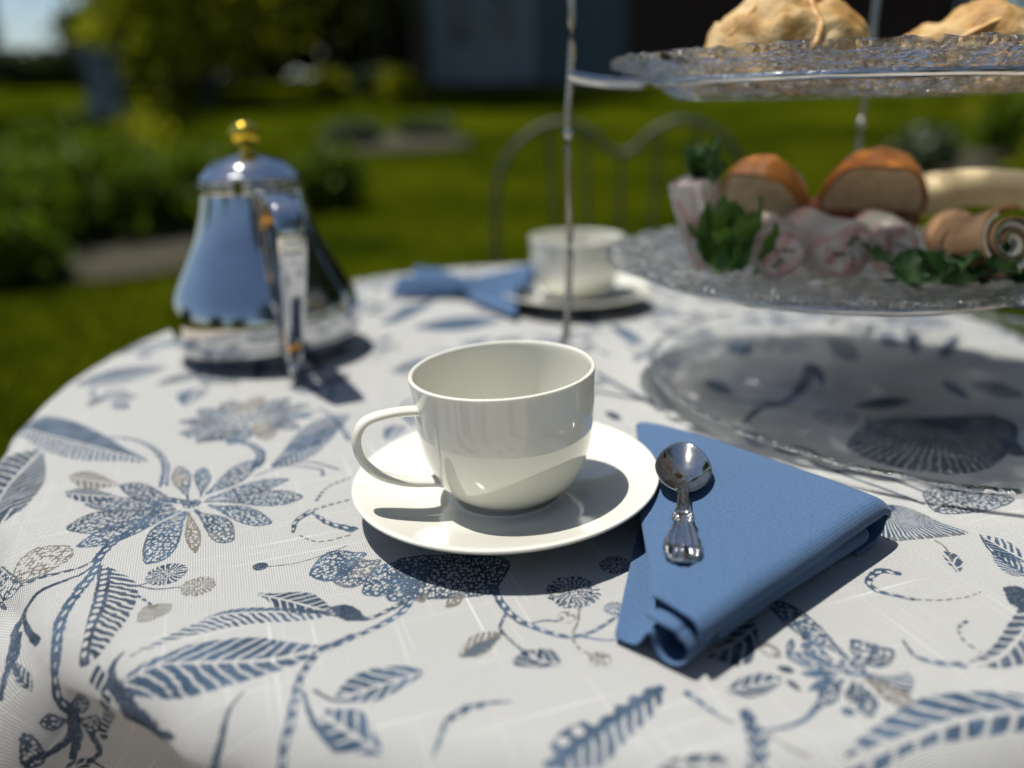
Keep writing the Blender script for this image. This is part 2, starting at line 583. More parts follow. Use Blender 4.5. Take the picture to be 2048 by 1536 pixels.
def pr_disc(c, rx, ry=None, style='radial', col='b', ang=0.0, n=22):
    ry = ry or rx
    g = _grid(c[0] - max(rx, ry), c[1] - max(rx, ry), c[0] + max(rx, ry), c[1] + max(rx, ry))
    if g is None: return
    sl, X, Y = g
    dx, dy = X - c[0], Y - c[1]
    ca, sa = math.cos(ang), math.sin(ang)
    u, v = (dx * ca + dy * sa) / rx, (-dx * sa + dy * ca) / ry
    rr = np.sqrt(u * u + v * v)
    wob = (_bil(_hi, X * 700, Y * 700) - 0.5)
    a = np.clip((1 - rr + wob * 0.12) * min(rx, ry) / PIX + 0.5, 0, 1)
    if style == 'radial':
        an = np.arctan2(v, u) + wob * 0.25
        ph = an * n / (2 * PI)
        a = a * np.where((rr > 0.42) & (np.abs(ph - np.round(ph)) < 0.2 + 0.1 * wob), 0, 1)
        a = a * (1 - ((rr < 0.42) * _dots(X, Y, 0.0012, 0.7, 0.38)))
    elif style == 'net':
        a = a * (1 - _dots(X, Y, 0.0022, 0.55, 0.44) * (rr < 0.93))
    elif style == 'speckle':
        a = a * (1 - _dots(X, Y, 0.0018, 0.8, 0.34) * (rr < 0.93))
    _put(sl, a, X, Y, col)

PRINT = [
('P',[(-1637,3522),(-1662,3577),(-1681,3641),(-1699,3705),(-1720,3768),(-1749,3827),(-1791,3876),(-1850,3911),(-1844,3824),(-1823,3757),(-1792,3702),(-1755,3654),(-1715,3610),(-1676,3565),(-1646,3515)],[(-1641,3519),(-1850,3911)],'speckle','m',1.0),
('P',[(-1580,3543),(-1592,3590),(-1594,3635),(-1596,3681),(-1601,3728),(-1617,3778),(-1647,3833),(-1702,3895),(-1721,3849),(-1717,3800),(-1699,3749),(-1671,3697),(-1641,3645),(-1611,3594),(-1592,3546)],[(-1586,3545),(-1702,3895)],'speckle','b',1.0),
('P',[(-1564,3563),(-1533,3599),(-1496,3627),(-1462,3661),(-1435,3708),(-1417,3772),(-1410,3859),(-1419,3979),(-1476,3974),(-1515,3940),(-1541,3885),(-1556,3815),(-1564,3736),(-1567,3653),(-1576,3582)],[(-1570,3573),(-1419,3979)],'speckle','b',1.0),
('S',[(-1413,3910),(-1441,4074),(-1555,4212),(-1733,4288),(-1963,4336)],29,15,'rope','b'),
('P',[(-1541,3508),(-1486,3525),(-1428,3535),(-1372,3551),(-1318,3576),(-1269,3613),(-1225,3664),(-1186,3736),(-1256,3745),(-1318,3734),(-1373,3707),(-1421,3666),(-1465,3618),(-1505,3566),(-1548,3523)],[(-1545,3515),(-1186,3736)],'speckle','b',1.0),
('P',[(-1539,3478),(-1471,3483),(-1397,3471),(-1322,3456),(-1248,3442),(-1178,3441),(-1115,3465),(-1064,3536),(-1153,3597),(-1229,3611),(-1297,3596),(-1359,3566),(-1419,3533),(-1479,3505),(-1547,3498)],[(-1543,3488),(-1064,3536)],'speckle','b',1.0),
('P',[(-1511,3441),(-1455,3404),(-1397,3354),(-1342,3309),(-1289,3273),(-1239,3253),(-1193,3252),(-1150,3279),(-1208,3356),(-1264,3406),(-1317,3435),(-1367,3447),(-1416,3449),(-1464,3448),(-1515,3462)],[(-1513,3452),(-1150,3279)],'speckle','b',1.0),
('P',[(-1563,3389),(-1520,3341),(-1479,3274),(-1439,3208),(-1400,3150),(-1362,3112),(-1322,3101),(-1281,3128),(-1315,3230),(-1352,3295),(-1393,3332),(-1434,3352),(-1476,3365),(-1519,3378),(-1562,3413)],[(-1562,3401),(-1281,3128)],'speckle','m',1.0),
('P',[(-1590,3384),(-1571,3325),(-1556,3267),(-1538,3211),(-1517,3157),(-1490,3106),(-1457,3060),(-1415,3017),(-1418,3072),(-1431,3126),(-1452,3178),(-1480,3230),(-1513,3282),(-1549,3333),(-1582,3387)],[(-1586,3385),(-1415,3017)],'speckle','t',1.0),
('P',[(-1615,3398),(-1636,3348),(-1668,3309),(-1692,3265),(-1702,3208),(-1693,3137),(-1664,3048),(-1609,2940),(-1555,2949),(-1526,2982),(-1517,3034),(-1525,3105),(-1545,3190),(-1573,3286),(-1591,3374)],[(-1603,3386),(-1609,2940)],'speckle','b',1.0),
('P',[(-1642,3405),(-1701,3370),(-1768,3348),(-1832,3323),(-1890,3291),(-1938,3245),(-1972,3182),(-1987,3094),(-1907,3086),(-1845,3104),(-1794,3142),(-1752,3195),(-1715,3259),(-1677,3328),(-1631,3385)],[(-1636,3395),(-1987,3094)],'speckle','b',1.0),
('P',[(-1677,3431),(-1747,3413),(-1827,3417),(-1909,3422),(-1987,3421),(-2055,3402),(-2103,3352),(-2123,3259),(-2017,3208),(-1938,3202),(-1877,3225),(-1825,3268),(-1776,3320),(-1726,3373),(-1664,3405)],[(-1670,3418),(-2123,3259)],'speckle','n',1.0),
('P',[(-1697,3462),(-1768,3482),(-1843,3511),(-1917,3535),(-1988,3550),(-2052,3549),(-2108,3532),(-2151,3490),(-2059,3432),(-1982,3402),(-1914,3390),(-1855,3395),(-1800,3410),(-1747,3431),(-1689,3444)],[(-1693,3453),(-2151,3490)],'speckle','m',1.0),
('P',[(-1693,3500),(-1750,3546),(-1812,3604),(-1873,3655),(-1931,3695),(-1984,3716),(-2031,3716),(-2067,3685),(-1990,3594),(-1926,3536),(-1870,3502),(-1822,3486),(-1777,3482),(-1733,3485),(-1687,3478)],[(-1690,3489),(-2067,3685)],'speckle','m',1.0),
('S',[(-1606,3472),(-1761,3513),(-1756,3390),(-1770,3277),(-1832,3114),(-1833,2974)],23,23,'rope','b'),
('D',-1603,3468,45,45,'speckle','m'),
('P',[(-2080,3714),(-2135,3751),(-2196,3800),(-2254,3842),(-2308,3870),(-2353,3878),(-2386,3861),(-2404,3811),(-2326,3730),(-2265,3683),(-2215,3659),(-2173,3654),(-2138,3664),(-2106,3682),(-2070,3688)],[(-2075,3701),(-2404,3811)],'stripe','t',1.0),
('P',[(-1999,3559),(-2053,3586),(-2112,3621),(-2168,3652),(-2221,3671),(-2266,3675),(-2303,3661),(-2327,3623),(-2255,3565),(-2196,3530),(-2145,3513),(-2102,3510),(-2064,3518),(-2029,3533),(-1990,3540)],[(-1995,3550),(-2327,3623)],'stripe','n',1.0),
('S',[(-2443,4351),(-2264,4301),(-2073,4144),(-1923,3927),(-1834,3680)],9,24,'rope','b'),
('P',[(-2079,4029),(-2243,4159),(-2431,4334),(-2626,4501),(-2820,4644),(-2991,4724),(-3107,4693),(-3199,4604),(-2962,4364),(-2753,4192),(-2581,4082),(-2437,4024),(-2307,4000),(-2187,3997),(-2061,3971)],[(-2070,4000),(-3199,4604)],'half','b',1.3),
('P',[(-2760,4190),(-2853,4160),(-2974,4108),(-2822,3764),(-2623,3436),(-2484,3343),(-2449,3454),(-2480,3676),(-2550,3859)],[(-2760,4190),(-2683,3760),(-2617,3444)],'stripe','n',1.5),
('P',[(-1320,3880),(-1261,3898),(-1206,3927),(-1161,3977),(-1126,4052),(-1100,4152),(-1081,4277),(-1074,4435),(-1148,4431),(-1209,4396),(-1258,4338),(-1295,4257),(-1318,4154),(-1330,4035),(-1336,3911)],[(-1328,3896),(-1074,4435)],'comb','b',1.3),
('S',[(-1382,3779),(-1256,3892),(-1058,3854),(-1022,3779)],5,7,'solid','b'),
('S',[(-1310,3917),(-1126,3943),(-953,3847)],5,8,'solid','b'),
('D',-1023,3784,15,15,'solid','b'),
('S',[(-990,3479),(-964,3637),(-859,3747)],9,7,'dash','m'),
('S',[(-1029,3194),(-1038,3295),(-992,3379)],8,22,'rope','n'),
('S',[(-987,3392),(-906,3450),(-813,3501)],7,9,'dash','n'),
('S',[(-983,3375),(-885,3272),(-759,3210)],8,24,'rope','b'),
('S',[(-998,3168),(-888,3104),(-750,3164)],5,7,'dash','t'),
('D',-1097,2908,32,32,'solid','n'),
('S',[(-1065,2904),(-945,2929),(-827,3003),(-756,3068)],3,3,'solid','m'),
('D',-2080,2993,121,121,'net','t'),
('P',[(-2327,3020),(-2212,2959),(-2114,2868),(-2170,2814),(-2259,2832),(-2189,2775)],[(-2114,2868),(-2175,2774)],'net','n',1.0),
('S',[(-1841,2975),(-1910,2891),(-2016,2872),(-2112,2860)],7,11,'rope','m'),
('S',[(-1823,2954),(-1867,2838),(-1993,2786),(-2033,2732)],5,13,'solid','n'),
('S',[(-2033,2732),(-2036,2681),(-1969,2614),(-1890,2537)],13,17,'solid','n'),
('S',[(-2033,2732),(-2062,2669),(-2016,2578),(-2002,2504)],14,17,'solid','n'),
('S',[(-1826,2974),(-1802,2880),(-1792,2748),(-1794,2651),(-1794,2579),(-1778,2495),(-1785,2406)],17,34,'rope','b'),
('P',[(-1799,2934),(-1687,2877),(-1567,2779),(-1515,2633),(-1506,2547),(-1510,2424),(-1557,2358),(-1625,2346),(-1643,2383),(-1641,2462),(-1678,2611),(-1744,2793)],[(-1801,2932),(-1682,2622),(-1640,2363)],'beads2','n',1.0),
('D',-1478,2855,83,83,'radial','n'),
('D',-1311,2765,70,70,'radial','t'),
('S',[(-1568,2771),(-1528,2794)],5,5,'solid','n'),
('S',[(-1571,2777),(-1480,2748),(-1385,2759)],4,4,'solid','n'),
('P',[(-1448,2641),(-1375,2646),(-1361,2601),(-1396,2548),(-1450,2528),(-1478,2574),(-1475,2623)],[(-1444,2638),(-1403,2535)],'fan','t',1.0),
('S',[(-1541,2710),(-1479,2664),(-1446,2638)],6,6,'dash','n'),
('P',[(-708,2577),(-946,2612),(-1116,2610),(-1225,2537),(-1320,2445),(-1422,2317),(-1343,2367),(-1278,2422),(-1166,2467),(-985,2515),(-791,2530)],[(-705,2564),(-939,2586),(-1138,2574),(-1273,2490),(-1422,2317)],'half','b',1.0),
('P',[(-1053,2711),(-974,2710),(-848,2711),(-777,2662),(-725,2582),(-855,2573),(-930,2600),(-992,2662)],[(-724,2576),(-887,2647),(-1051,2709)],'stripe','n',1.0),
('P',[(-730,2598),(-707,2569),(-685,2544),(-664,2526),(-642,2516),(-621,2513),(-600,2517),(-578,2531),(-600,2566),(-621,2591),(-643,2609),(-665,2620),(-687,2623),(-709,2618),(-730,2610)],[(-730,2604),(-578,2531)],'solid','n',1.0),
('P',[(-714,2373),(-834,2400),(-969,2429),(-1094,2422),(-1208,2391),(-1280,2335),(-1353,2283),(-1407,2258),(-1404,2211),(-1297,2168),(-1148,2139),(-1028,2153),(-928,2197),(-798,2264),(-724,2336)],[(-706,2365),(-869,2304),(-1049,2294),(-1230,2290),(-1393,2243)],'stripe','b',1.55),
('S',[(-612,2429),(-667,2388),(-711,2361)],13,13,'rope','b'),
('S',[(-710,2356),(-742,2256),(-749,2178),(-743,2129),(-733,2012),(-742,1956),(-750,1870)],13,17,'rope','b'),
('S',[(-721,2136),(-677,2038),(-630,1970),(-572,1907)],6,12,'solid','b'),
('S',[(-1432,2359),(-1466,2306),(-1453,2250),(-1396,2180),(-1374,2105),(-1323,2045)],4,74,'solid','n'),
('P',[(-1428,2025),(-1304,2045),(-1291,2034),(-1269,2026),(-1250,2018),(-1222,2015),(-1193,2015),(-1160,2022),(-1172,2036),(-1189,2044),(-1210,2049),(-1235,2051),(-1261,2052),(-1290,2053),(-1313,2058)],[(-1319,2055),(-1160,2022)],'solid','n',1.0),
('S',[(-919,2139),(-950,2083),(-963,2022),(-978,1969),(-1015,1901)],3,17,'solid','n'),
('P',[(-1823,2232),(-1806,2223),(-1793,2208),(-1779,2194),(-1764,2185),(-1741,2183),(-1707,2192),(-1649,2217),(-1646,2245),(-1668,2258),(-1697,2262),(-1732,2259),(-1766,2251),(-1795,2243),(-1819,2241)],[(-1821,2236),(-1649,2217)],'speckle','n',1.0),
('P',[(-1855,2189),(-1870,2201),(-1881,2218),(-1892,2234),(-1905,2246),(-1921,2252),(-1940,2249),(-1964,2234),(-1964,2205),(-1957,2188),(-1945,2180),(-1927,2178),(-1907,2180),(-1883,2183),(-1861,2181)],[(-1858,2185),(-1964,2234)],'speckle','n',1.0),
('P',[(-1810,2171),(-1808,2156),(-1816,2137),(-1824,2119),(-1825,2103),(-1818,2092),(-1795,2088),(-1751,2093),(-1713,2122),(-1698,2142),(-1703,2154),(-1724,2161),(-1751,2165),(-1778,2169),(-1796,2177)],[(-1804,2174),(-1751,2093)],'speckle','n',1.0),
('S',[(-1783,2427),(-1809,2353),(-1835,2273),(-1801,2208)],24,32,'rope','n'),
('S',[(-1801,2208),(-1872,2119),(-1963,2047)],32,14,'solid','n'),
('S',[(-1847,2180),(-1919,2118),(-2027,2109)],16,13,'solid','n'),
('P',[(-2028,2229),(-2006,2197),(-2011,2128),(-2033,2089),(-2072,2085),(-2087,2117),(-2056,2188)],[(-2026,2103),(-2039,2208)],'speckle','n',1.0),
('S',[(-1814,2088),(-1867,2008),(-1947,1994)],16,8,'solid','n'),
('P',[(-1910,1992),(-1921,2007),(-1933,2019),(-1949,2027),(-1966,2032),(-1985,2031),(-2004,2027),(-2025,2017),(-2018,2000),(-2008,1987),(-1996,1979),(-1981,1975),(-1963,1975),(-1941,1978),(-1915,1985)],[(-1912,1989),(-2025,2017)],'stripe','n',1.0),
('S',[(-1925,2000),(-1932,1919)],6,4,'solid','n'),
('S',[(-1569,2318),(-1512,2256),(-1499,2218),(-1594,2144),(-1758,2081),(-1783,2031)],39,14,'dash','n'),
('S',[(-2034,2395),(-2007,2478),(-1986,2527),(-2018,2608)],10,16,'solid','n'),
('P',[(-1991,2507),(-1987,2484),(-1985,2462),(-1981,2440),(-1974,2419),(-1965,2399),(-1952,2379),(-1933,2359),(-1922,2380),(-1917,2401),(-1919,2421),(-1927,2443),(-1942,2464),(-1962,2486),(-1984,2507)],[(-1988,2507),(-1933,2359)],'comb','n',1.0),
('S',[(-415,2659),(-442,2572),(-508,2493),(-600,2423),(-688,2357)],15,13,'rope','b'),
('S',[(-845,2586),(-734,2570),(-619,2528),(-557,2533),(-500,2578),(-423,2652)],10,12,'rope','n'),
('P',[(-663,3013),(-703,3013),(-749,3025),(-791,3028),(-826,3015),(-852,2981),(-867,2922),(-867,2833),(-810,2793),(-768,2785),(-736,2798),(-711,2832),(-692,2881),(-675,2939),(-653,2986)],[(-658,3000),(-867,2833)],'speckle','b',1.0),
('P',[(-588,2950),(-622,2946),(-661,2953),(-696,2952),(-725,2938),(-746,2906),(-756,2853),(-754,2775),(-705,2743),(-670,2738),(-643,2753),(-623,2784),(-608,2829),(-596,2882),(-579,2926)],[(-584,2938),(-754,2775)],'speckle','m',1.0),
('P',[(-445,2943),(-482,2928),(-525,2925),(-563,2914),(-594,2889),(-616,2846),(-626,2784),(-621,2695),(-568,2673),(-529,2678),(-501,2702),(-480,2744),(-465,2799),(-452,2863),(-434,2919)],[(-440,2931),(-621,2695)],'speckle','b',1.0),
('P',[(-364,2924),(-398,2900),(-436,2886),(-471,2866),(-498,2836),(-516,2790),(-523,2728),(-515,2645),(-467,2636),(-432,2650),(-407,2680),(-389,2725),(-377,2781),(-368,2845),(-353,2903)],[(-359,2914),(-515,2645)],'speckle','b',1.0),
('P',[(-491,2963),(-47,2942),(-65,2738),(-94,2679),(-204,2654),(-306,2650),(-409,2659),(-482,2766)],[(-259,2954),(-255,2658)],'speckle','n',1.0),
('P',[(-208,2698),(-224,2696),(-240,2692),(-252,2682),(-262,2668),(-270,2649),(-275,2626),(-276,2596),(-258,2594),(-243,2599),(-231,2607),(-221,2621),(-213,2640),(-208,2663),(-204,2690)],[(-206,2694),(-276,2596)],'speckle','t',1.0),
('P',[(-354,2689),(-365,2692),(-375,2692),(-383,2689),(-390,2681),(-394,2670),(-396,2655),(-395,2635),(-383,2629),(-373,2628),(-365,2632),(-359,2639),(-355,2650),(-353,2665),(-351,2683)],[(-353,2686),(-395,2635)],'speckle','t',1.0),
('P',[(-214,2957),(-195,2958),(-171,2950),(-150,2948),(-134,2957),(-127,2983),(-128,3027),(-143,3100),(-181,3135),(-206,3143),(-221,3130),(-227,3100),(-227,3059),(-223,3013),(-225,2977)],[(-220,2967),(-143,3100)],'speckle','b',1.0),
('S',[(-91,2727),(-64,2636),(-21,2542),(48,2472),(148,2417),(215,2405),(293,2436),(409,2535)],18,7,'rope','b'),
('S',[(242,2404),(314,2380),(394,2378)],5,4,'solid','b'),
('S',[(-41,2537),(-59,2476),(-52,2428)],7,7,'rope','m'),
('P',[(-61,2435),(-92,2439),(-120,2438),(-146,2429),(-167,2411),(-185,2383),(-199,2348),(-208,2303),(-177,2293),(-150,2295),(-126,2304),(-104,2321),(-86,2347),(-71,2381),(-57,2421)],[(-59,2428),(-208,2303)],'comb','t',1.0),
('P',[(-63,2405),(-87,2401),(-110,2395),(-131,2384),(-151,2369),(-169,2350),(-185,2327),(-198,2298),(-174,2299),(-152,2305),(-132,2315),(-112,2330),(-94,2349),(-77,2373),(-61,2398)],[(-62,2402),(-198,2298)],'solid','b',1.0),
('S',[(-49,2431),(-2,2358),(40,2317)],5,5,'rope','m'),
('P',[(-13,2260),(4,2310),(52,2334),(133,2329),(154,2256),(106,2240),(29,2243)],[(44,2319),(75,2279),(154,2253)],'stripe','m',1.0),
('D',232,2681,108,108,'radial','n'),
('S',[(247,2572),(235,2493),(210,2423)],6,5,'rope','t'),
('D',425,2865,67,67,'radial','n'),
('D',386,2565,45,45,'radial','b'),
('D',193,2519,36,36,'net','t'),
('S',[(59,2483),(111,2501),(156,2495)],5,5,'solid','m'),
('D',296,2273,40,40,'net','t'),
('S',[(208,2397),(223,2342),(268,2294)],5,5,'dash','t'),
('S',[(-686,2142),(-619,2097),(-563,2087)],6,7,'solid','n'),
('P',[(-605,2099),(-587,2182),(-534,2235),(-402,2259),(-320,2226),(-377,2155),(-449,2096),(-498,2081)],[(-604,2096),(-488,2150),(-320,2224)],'stripe','b',1.3),
('P',[(-643,2037),(-592,2053),(-511,2042),(-458,1959),(-419,1881),(-471,1881),(-564,1898),(-603,1948),(-629,1999)],[(-642,2035),(-546,1963),(-422,1881)],'stripe','b',1.35),
('S',[(-16,2073),(-89,2066),(-172,2039)],2,18,'rope','b'),
('S',[(-172,2039),(-222,1993),(-242,1918),(-260,1866)],18,4,'rope','b'),
('P',[(79,1807),(93,1863),(137,1938),(216,1983),(264,1994),(296,2021),(371,2086),(471,2138),(495,2118),(475,2059),(413,1978),(345,1911),(279,1832),(215,1798)],[(84,1801),(203,1904),(331,2012),(492,2134)],'beads','b',1.6),
('D',1152,2202,49,49,'speckle','b'),
('P',[(1167,2264),(1152,2320),(1141,2384),(1127,2446),(1105,2504),(1075,2553),(1034,2590),(979,2613),(983,2526),(999,2457),(1022,2402),(1053,2358),(1087,2321),(1125,2289),(1157,2253)],[(1162,2258),(979,2613)],'speckle','b',1.0),
('P',[(1181,2258),(1213,2353),(1257,2344),(1300,2315),(1261,2267),(1194,2244)],[(1177,2249),(1260,2336)],'net','b',1.0),
('P',[(1194,2210),(1214,2213),(1232,2207),(1251,2203),(1270,2205),(1291,2216),(1315,2239),(1343,2281),(1328,2305),(1309,2311),(1288,2303),(1265,2286),(1242,2263),(1218,2238),(1196,2222)],[(1195,2216),(1343,2281)],'speckle','m',1.0),
('P',[(1183,2180),(1258,2160),(1344,2170),(1301,2080),(1250,2103),(1183,2157)],[(1181,2175),(1323,2127)],'fan','b',1.6),
('P',[(1168,2143),(1180,2120),(1186,2090),(1193,2062),(1203,2040),(1220,2025),(1246,2021),(1283,2031),(1291,2074),(1286,2103),(1271,2122),(1250,2133),(1225,2138),(1198,2143),(1177,2154)],[(1173,2148),(1283,2031)],'speckle','t',1.0),
('P',[(1148,2129),(1138,2104),(1121,2076),(1107,2050),(1096,2026),(1094,2004),(1101,1987),(1122,1975),(1152,2005),(1168,2031),(1174,2054),(1172,2074),(1166,2093),(1159,2112),(1158,2133)],[(1153,2131),(1122,1975)],'speckle','b',1.0),
('P',[(1128,2136),(1118,2122),(1104,2107),(1090,2094),(1080,2080),(1076,2066),(1078,2052),(1090,2038),(1114,2051),(1128,2065),(1135,2078),(1137,2093),(1135,2107),(1133,2121),(1135,2136)],[(1131,2136),(1090,2038)],'speckle','m',1.0),
('P',[(1104,2153),(1083,2141),(1061,2135),(1040,2127),(1020,2116),(1002,2098),(988,2072),(978,2034),(1003,2029),(1024,2036),(1042,2050),(1059,2071),(1074,2097),(1089,2124),(1106,2145)],[(1105,2149),(978,2034)],'speckle','b',1.0),
('P',[(1093,2168),(1075,2163),(1057,2160),(1039,2156),(1021,2149),(1003,2138),(985,2122),(967,2100),(984,2097),(1002,2100),(1019,2107),(1037,2119),(1055,2133),(1074,2149),(1093,2163)],[(1093,2166),(967,2100)],'solid','b',1.0),
('P',[(1100,2183),(1083,2187),(1067,2193),(1051,2198),(1034,2201),(1015,2199),(994,2192),(972,2179),(986,2166),(1002,2160),(1019,2159),(1038,2161),(1058,2166),(1078,2173),(1098,2178)],[(1099,2180),(972,2179)],'solid','b',1.0),
('P',[(1109,2212),(1091,2228),(1076,2249),(1059,2268),(1040,2282),(1016,2289),(988,2288),(954,2274),(965,2242),(981,2221),(1001,2208),(1024,2203),(1051,2202),(1078,2205),(1104,2203)],[(1106,2207),(954,2274)],'speckle','b',1.0),
('P',[(953,2262),(963,2274),(975,2285),(985,2297),(995,2310),(1001,2325),(1005,2341),(1006,2361),(990,2351),(978,2339),(970,2326),(963,2311),(959,2295),(955,2279),(950,2264)],[(952,2263),(1006,2361)],'speckle','b',1.0),
('P',[(1105,2239),(1100,2260),(1098,2286),(1094,2309),(1086,2327),(1072,2339),(1053,2342),(1025,2335),(1020,2298),(1022,2272),(1031,2255),(1045,2245),(1062,2240),(1082,2237),(1098,2231)],[(1101,2235),(1025,2335)],'speckle','b',1.0),
('P',[(1047,2344),(1052,2353),(1055,2362),(1058,2370),(1058,2378),(1057,2384),(1054,2390),(1049,2394),(1044,2384),(1040,2375),(1038,2367),(1037,2360),(1038,2354),(1041,2348),(1045,2343)],[(1046,2344),(1049,2394)],'solid','n',1.0),
('P',[(902,2214),(906,2204),(911,2196),(918,2190),(925,2186),(934,2184),(943,2185),(955,2189),(952,2200),(947,2209),(940,2215),(933,2219),(924,2220),(914,2220),(904,2218)],[(903,2216),(955,2189)],'solid','n',1.0),
('P',[(912,2151),(912,2139),(913,2128),(916,2119),(920,2112),(925,2106),(931,2101),(940,2099),(941,2111),(940,2122),(938,2131),(934,2139),(928,2145),(922,2149),(914,2153)],[(913,2152),(940,2099)],'solid','n',1.0),
('D',1059,2000,20,20,'solid','b'),
('S',[(981,2034),(911,1972),(837,1939),(770,1928)],11,5,'solid','b'),
('P',[(903,2159),(877,2174),(851,2185),(822,2187),(792,2181),(761,2166),(729,2142),(695,2107),(721,2087),(747,2077),(775,2075),(804,2081),(834,2096),(867,2118),(901,2146)],[(902,2152),(695,2107)],'stripe','m',1.0),
('S',[(565,2098),(600,2052),(640,1996),(687,1958)],13,3,'rope','b'),
('P',[(710,2003),(745,2018),(761,1952),(768,1899),(731,1780),(677,1780),(701,1876)],[(729,2013),(733,1900),(704,1780)],'comb','b',1.6),
('S',[(777,1912),(814,1857),(869,1825)],4,4,'solid','t'),
('P',[(980,1829),(1090,1918),(1197,1989),(1330,2057),(1492,2079),(1637,2069),(1654,2011),(1617,1936),(1456,1904),(1297,1874),(1169,1837),(1066,1786),(973,1785)],[(974,1804),(1187,1882),(1427,1963),(1643,1991)],'stripe','b',2.2),
('P',[(432,1808),(504,1832),(605,1830),(602,1780),(428,1782)],[(605,1796),(431,1803)],'stripe','n',1.6),
('P',[(843,2496),(897,2493),(891,2408),(870,2328),(827,2253),(762,2226),(715,2256),(671,2298),(769,2374)],[(670,2293),(781,2343),(895,2439)],'stripe','n',1.4),
('P',[(872,2344),(873,2321),(875,2301),(880,2284),(889,2273),(900,2265),(915,2262),(934,2264),(936,2290),(934,2310),(929,2326),(921,2339),(909,2346),(894,2350),(877,2351)],[(874,2348),(934,2264)],'net','t',1.0),
('S',[(1398,2339),(1400,2260),(1451,2222),(1539,2208)],5,15,'rope','b'),
('P',[(1560,2217),(1664,2273),(1805,2400),(1967,2553),(2017,2552),(1849,2268),(1708,2195),(1619,2194)],[(1558,2208),(1704,2253),(1981,2485)],'stripe','n',1.5),
('S',[(1692,2444),(1631,2401),(1613,2332),(1638,2271)],8,4,'dash','m'),
('S',[(1576,2766),(1517,2787),(1436,2719),(1439,2649),(1495,2613),(1554,2581)],19,10,'rope','b'),
('S',[(1551,2582),(1661,2574),(1772,2593),(1841,2625)],6,3,'dash','t'),
('P',[(1744,3313),(1843,3339),(1921,3265),(1970,3161),(2041,3069),(1909,3045),(1779,3029),(1664,3025),(1654,3140)],[(1773,3330),(1812,3045)],'fan','b',0.6),
('S',[(1671,3040),(1785,3042),(1914,3055),(2034,3073)],14,10,'dash','t'),
('S',[(1862,3016),(1877,2954),(1846,2849)],5,5,'solid','t'),
('P',[(1843,2917),(1888,2915),(1886,2837),(1830,2762),(1823,2826)],[(1844,2914),(1841,2842),(1831,2765)],'stripe','m',1.0),
('S',[(2084,3054),(2055,2946),(2057,2844),(2093,2741)],5,4,'solid','b'),
('P',[(2045,2905),(2028,2856),(2016,2812),(2013,2777),(2018,2752),(2032,2735),(2053,2726),(2085,2728),(2108,2781),(2121,2824),(2126,2859),(2121,2886),(2108,2905),(2085,2914),(2058,2919)],[(2051,2912),(2085,2728)],'comb','b',1.0),
('P',[(2079,3032),(2069,2978),(2064,2930),(2067,2891),(2077,2862),(2095,2841),(2120,2829),(2156,2828),(2173,2886),(2179,2933),(2178,2972),(2168,3002),(2149,3024),(2122,3037),(2091,3046)],[(2085,3039),(2156,2828)],'half','b',1.0),
('P',[(1942,2644),(1925,2604),(1913,2570),(1909,2544),(1914,2528),(1928,2520),(1949,2520),(1982,2530),(2006,2574),(2019,2607),(2023,2633),(2019,2651),(2005,2661),(1983,2661),(1956,2657)],[(1949,2651),(1982,2530)],'solid','n',1.0),
('P',[(2014,3430),(2098,3509),(2253,3508),(2351,3444),(2434,3371),(2270,3272),(2105,3239),(1992,3265)],[(2002,3402),(2429,3371)],'speckle','n',1.0),
('S',[(1618,3844),(1743,3658),(1857,3507),(1975,3347)],11,12,'solid','n'),
('S',[(1699,3736),(1861,3681),(1971,3571),(2040,3466)],11,9,'solid','n'),
('P',[(1464,4014),(1488,3981),(1513,3953),(1542,3935),(1575,3928),(1611,3930),(1652,3941),(1697,3966),(1679,4010),(1655,4040),(1627,4060),(1593,4068),(1555,4065),(1514,4051),(1470,4031)],[(1467,4023),(1697,3966)],'solid','n',1.0),
('P',[(2157,4384),(2321,4441),(2711,4453),(2971,4462),(2994,4280),(2793,3990),(2556,3755),(2333,3653),(2186,3682),(2010,3768),(1898,3963),(1928,4117)],[(2621,4428),(2216,3656)],'fan','n',0.5),
('S',[(2965,4462),(2998,4313),(2834,4045),(2583,3802)],18,16,'solid','n'),
('D',2005,4478,131,131,'net','n'),
('S',[(1404,4398),(1598,4657),(1791,4758),(2037,5102),(2221,5478)],18,51,'solid','n'),
('P',[(1344,4192),(1348,4131),(1356,4081),(1370,4048),(1390,4033),(1418,4034),(1452,4052),(1495,4091),(1498,4164),(1492,4215),(1478,4250),(1457,4267),(1428,4265),(1393,4247),(1354,4219)],[(1349,4205),(1495,4091)],'stripe','n',1.0),
('P',[(2192,4646),(2233,4617),(2278,4597),(2328,4591),(2385,4601),(2450,4627),(2524,4673),(2610,4743),(2574,4784),(2527,4802),(2473,4806),(2413,4793),(2347,4765),(2275,4723),(2201,4671)],[(2196,4659),(2610,4743)],'solid','n',1.0),
('P',[(3146,5025),(3145,4935),(3153,4860),(3172,4805),(3204,4771),(3249,4756),(3306,4760),(3382,4790),(3399,4894),(3397,4973),(3380,5032),(3347,5069),(3299,5084),(3237,5079),(3168,5060)],[(3156,5042),(3382,4790)],'stripe','n',1.0),
('P',[(2978,5101),(2956,5018),(2940,4943),(2933,4883),(2934,4835),(2945,4799),(2964,4775),(2995,4767),(3025,4854),(3043,4926),(3051,4988),(3051,5039),(3040,5078),(3019,5103),(2994,5122)],[(2986,5112),(2995,4767)],'solid','b',1.0),
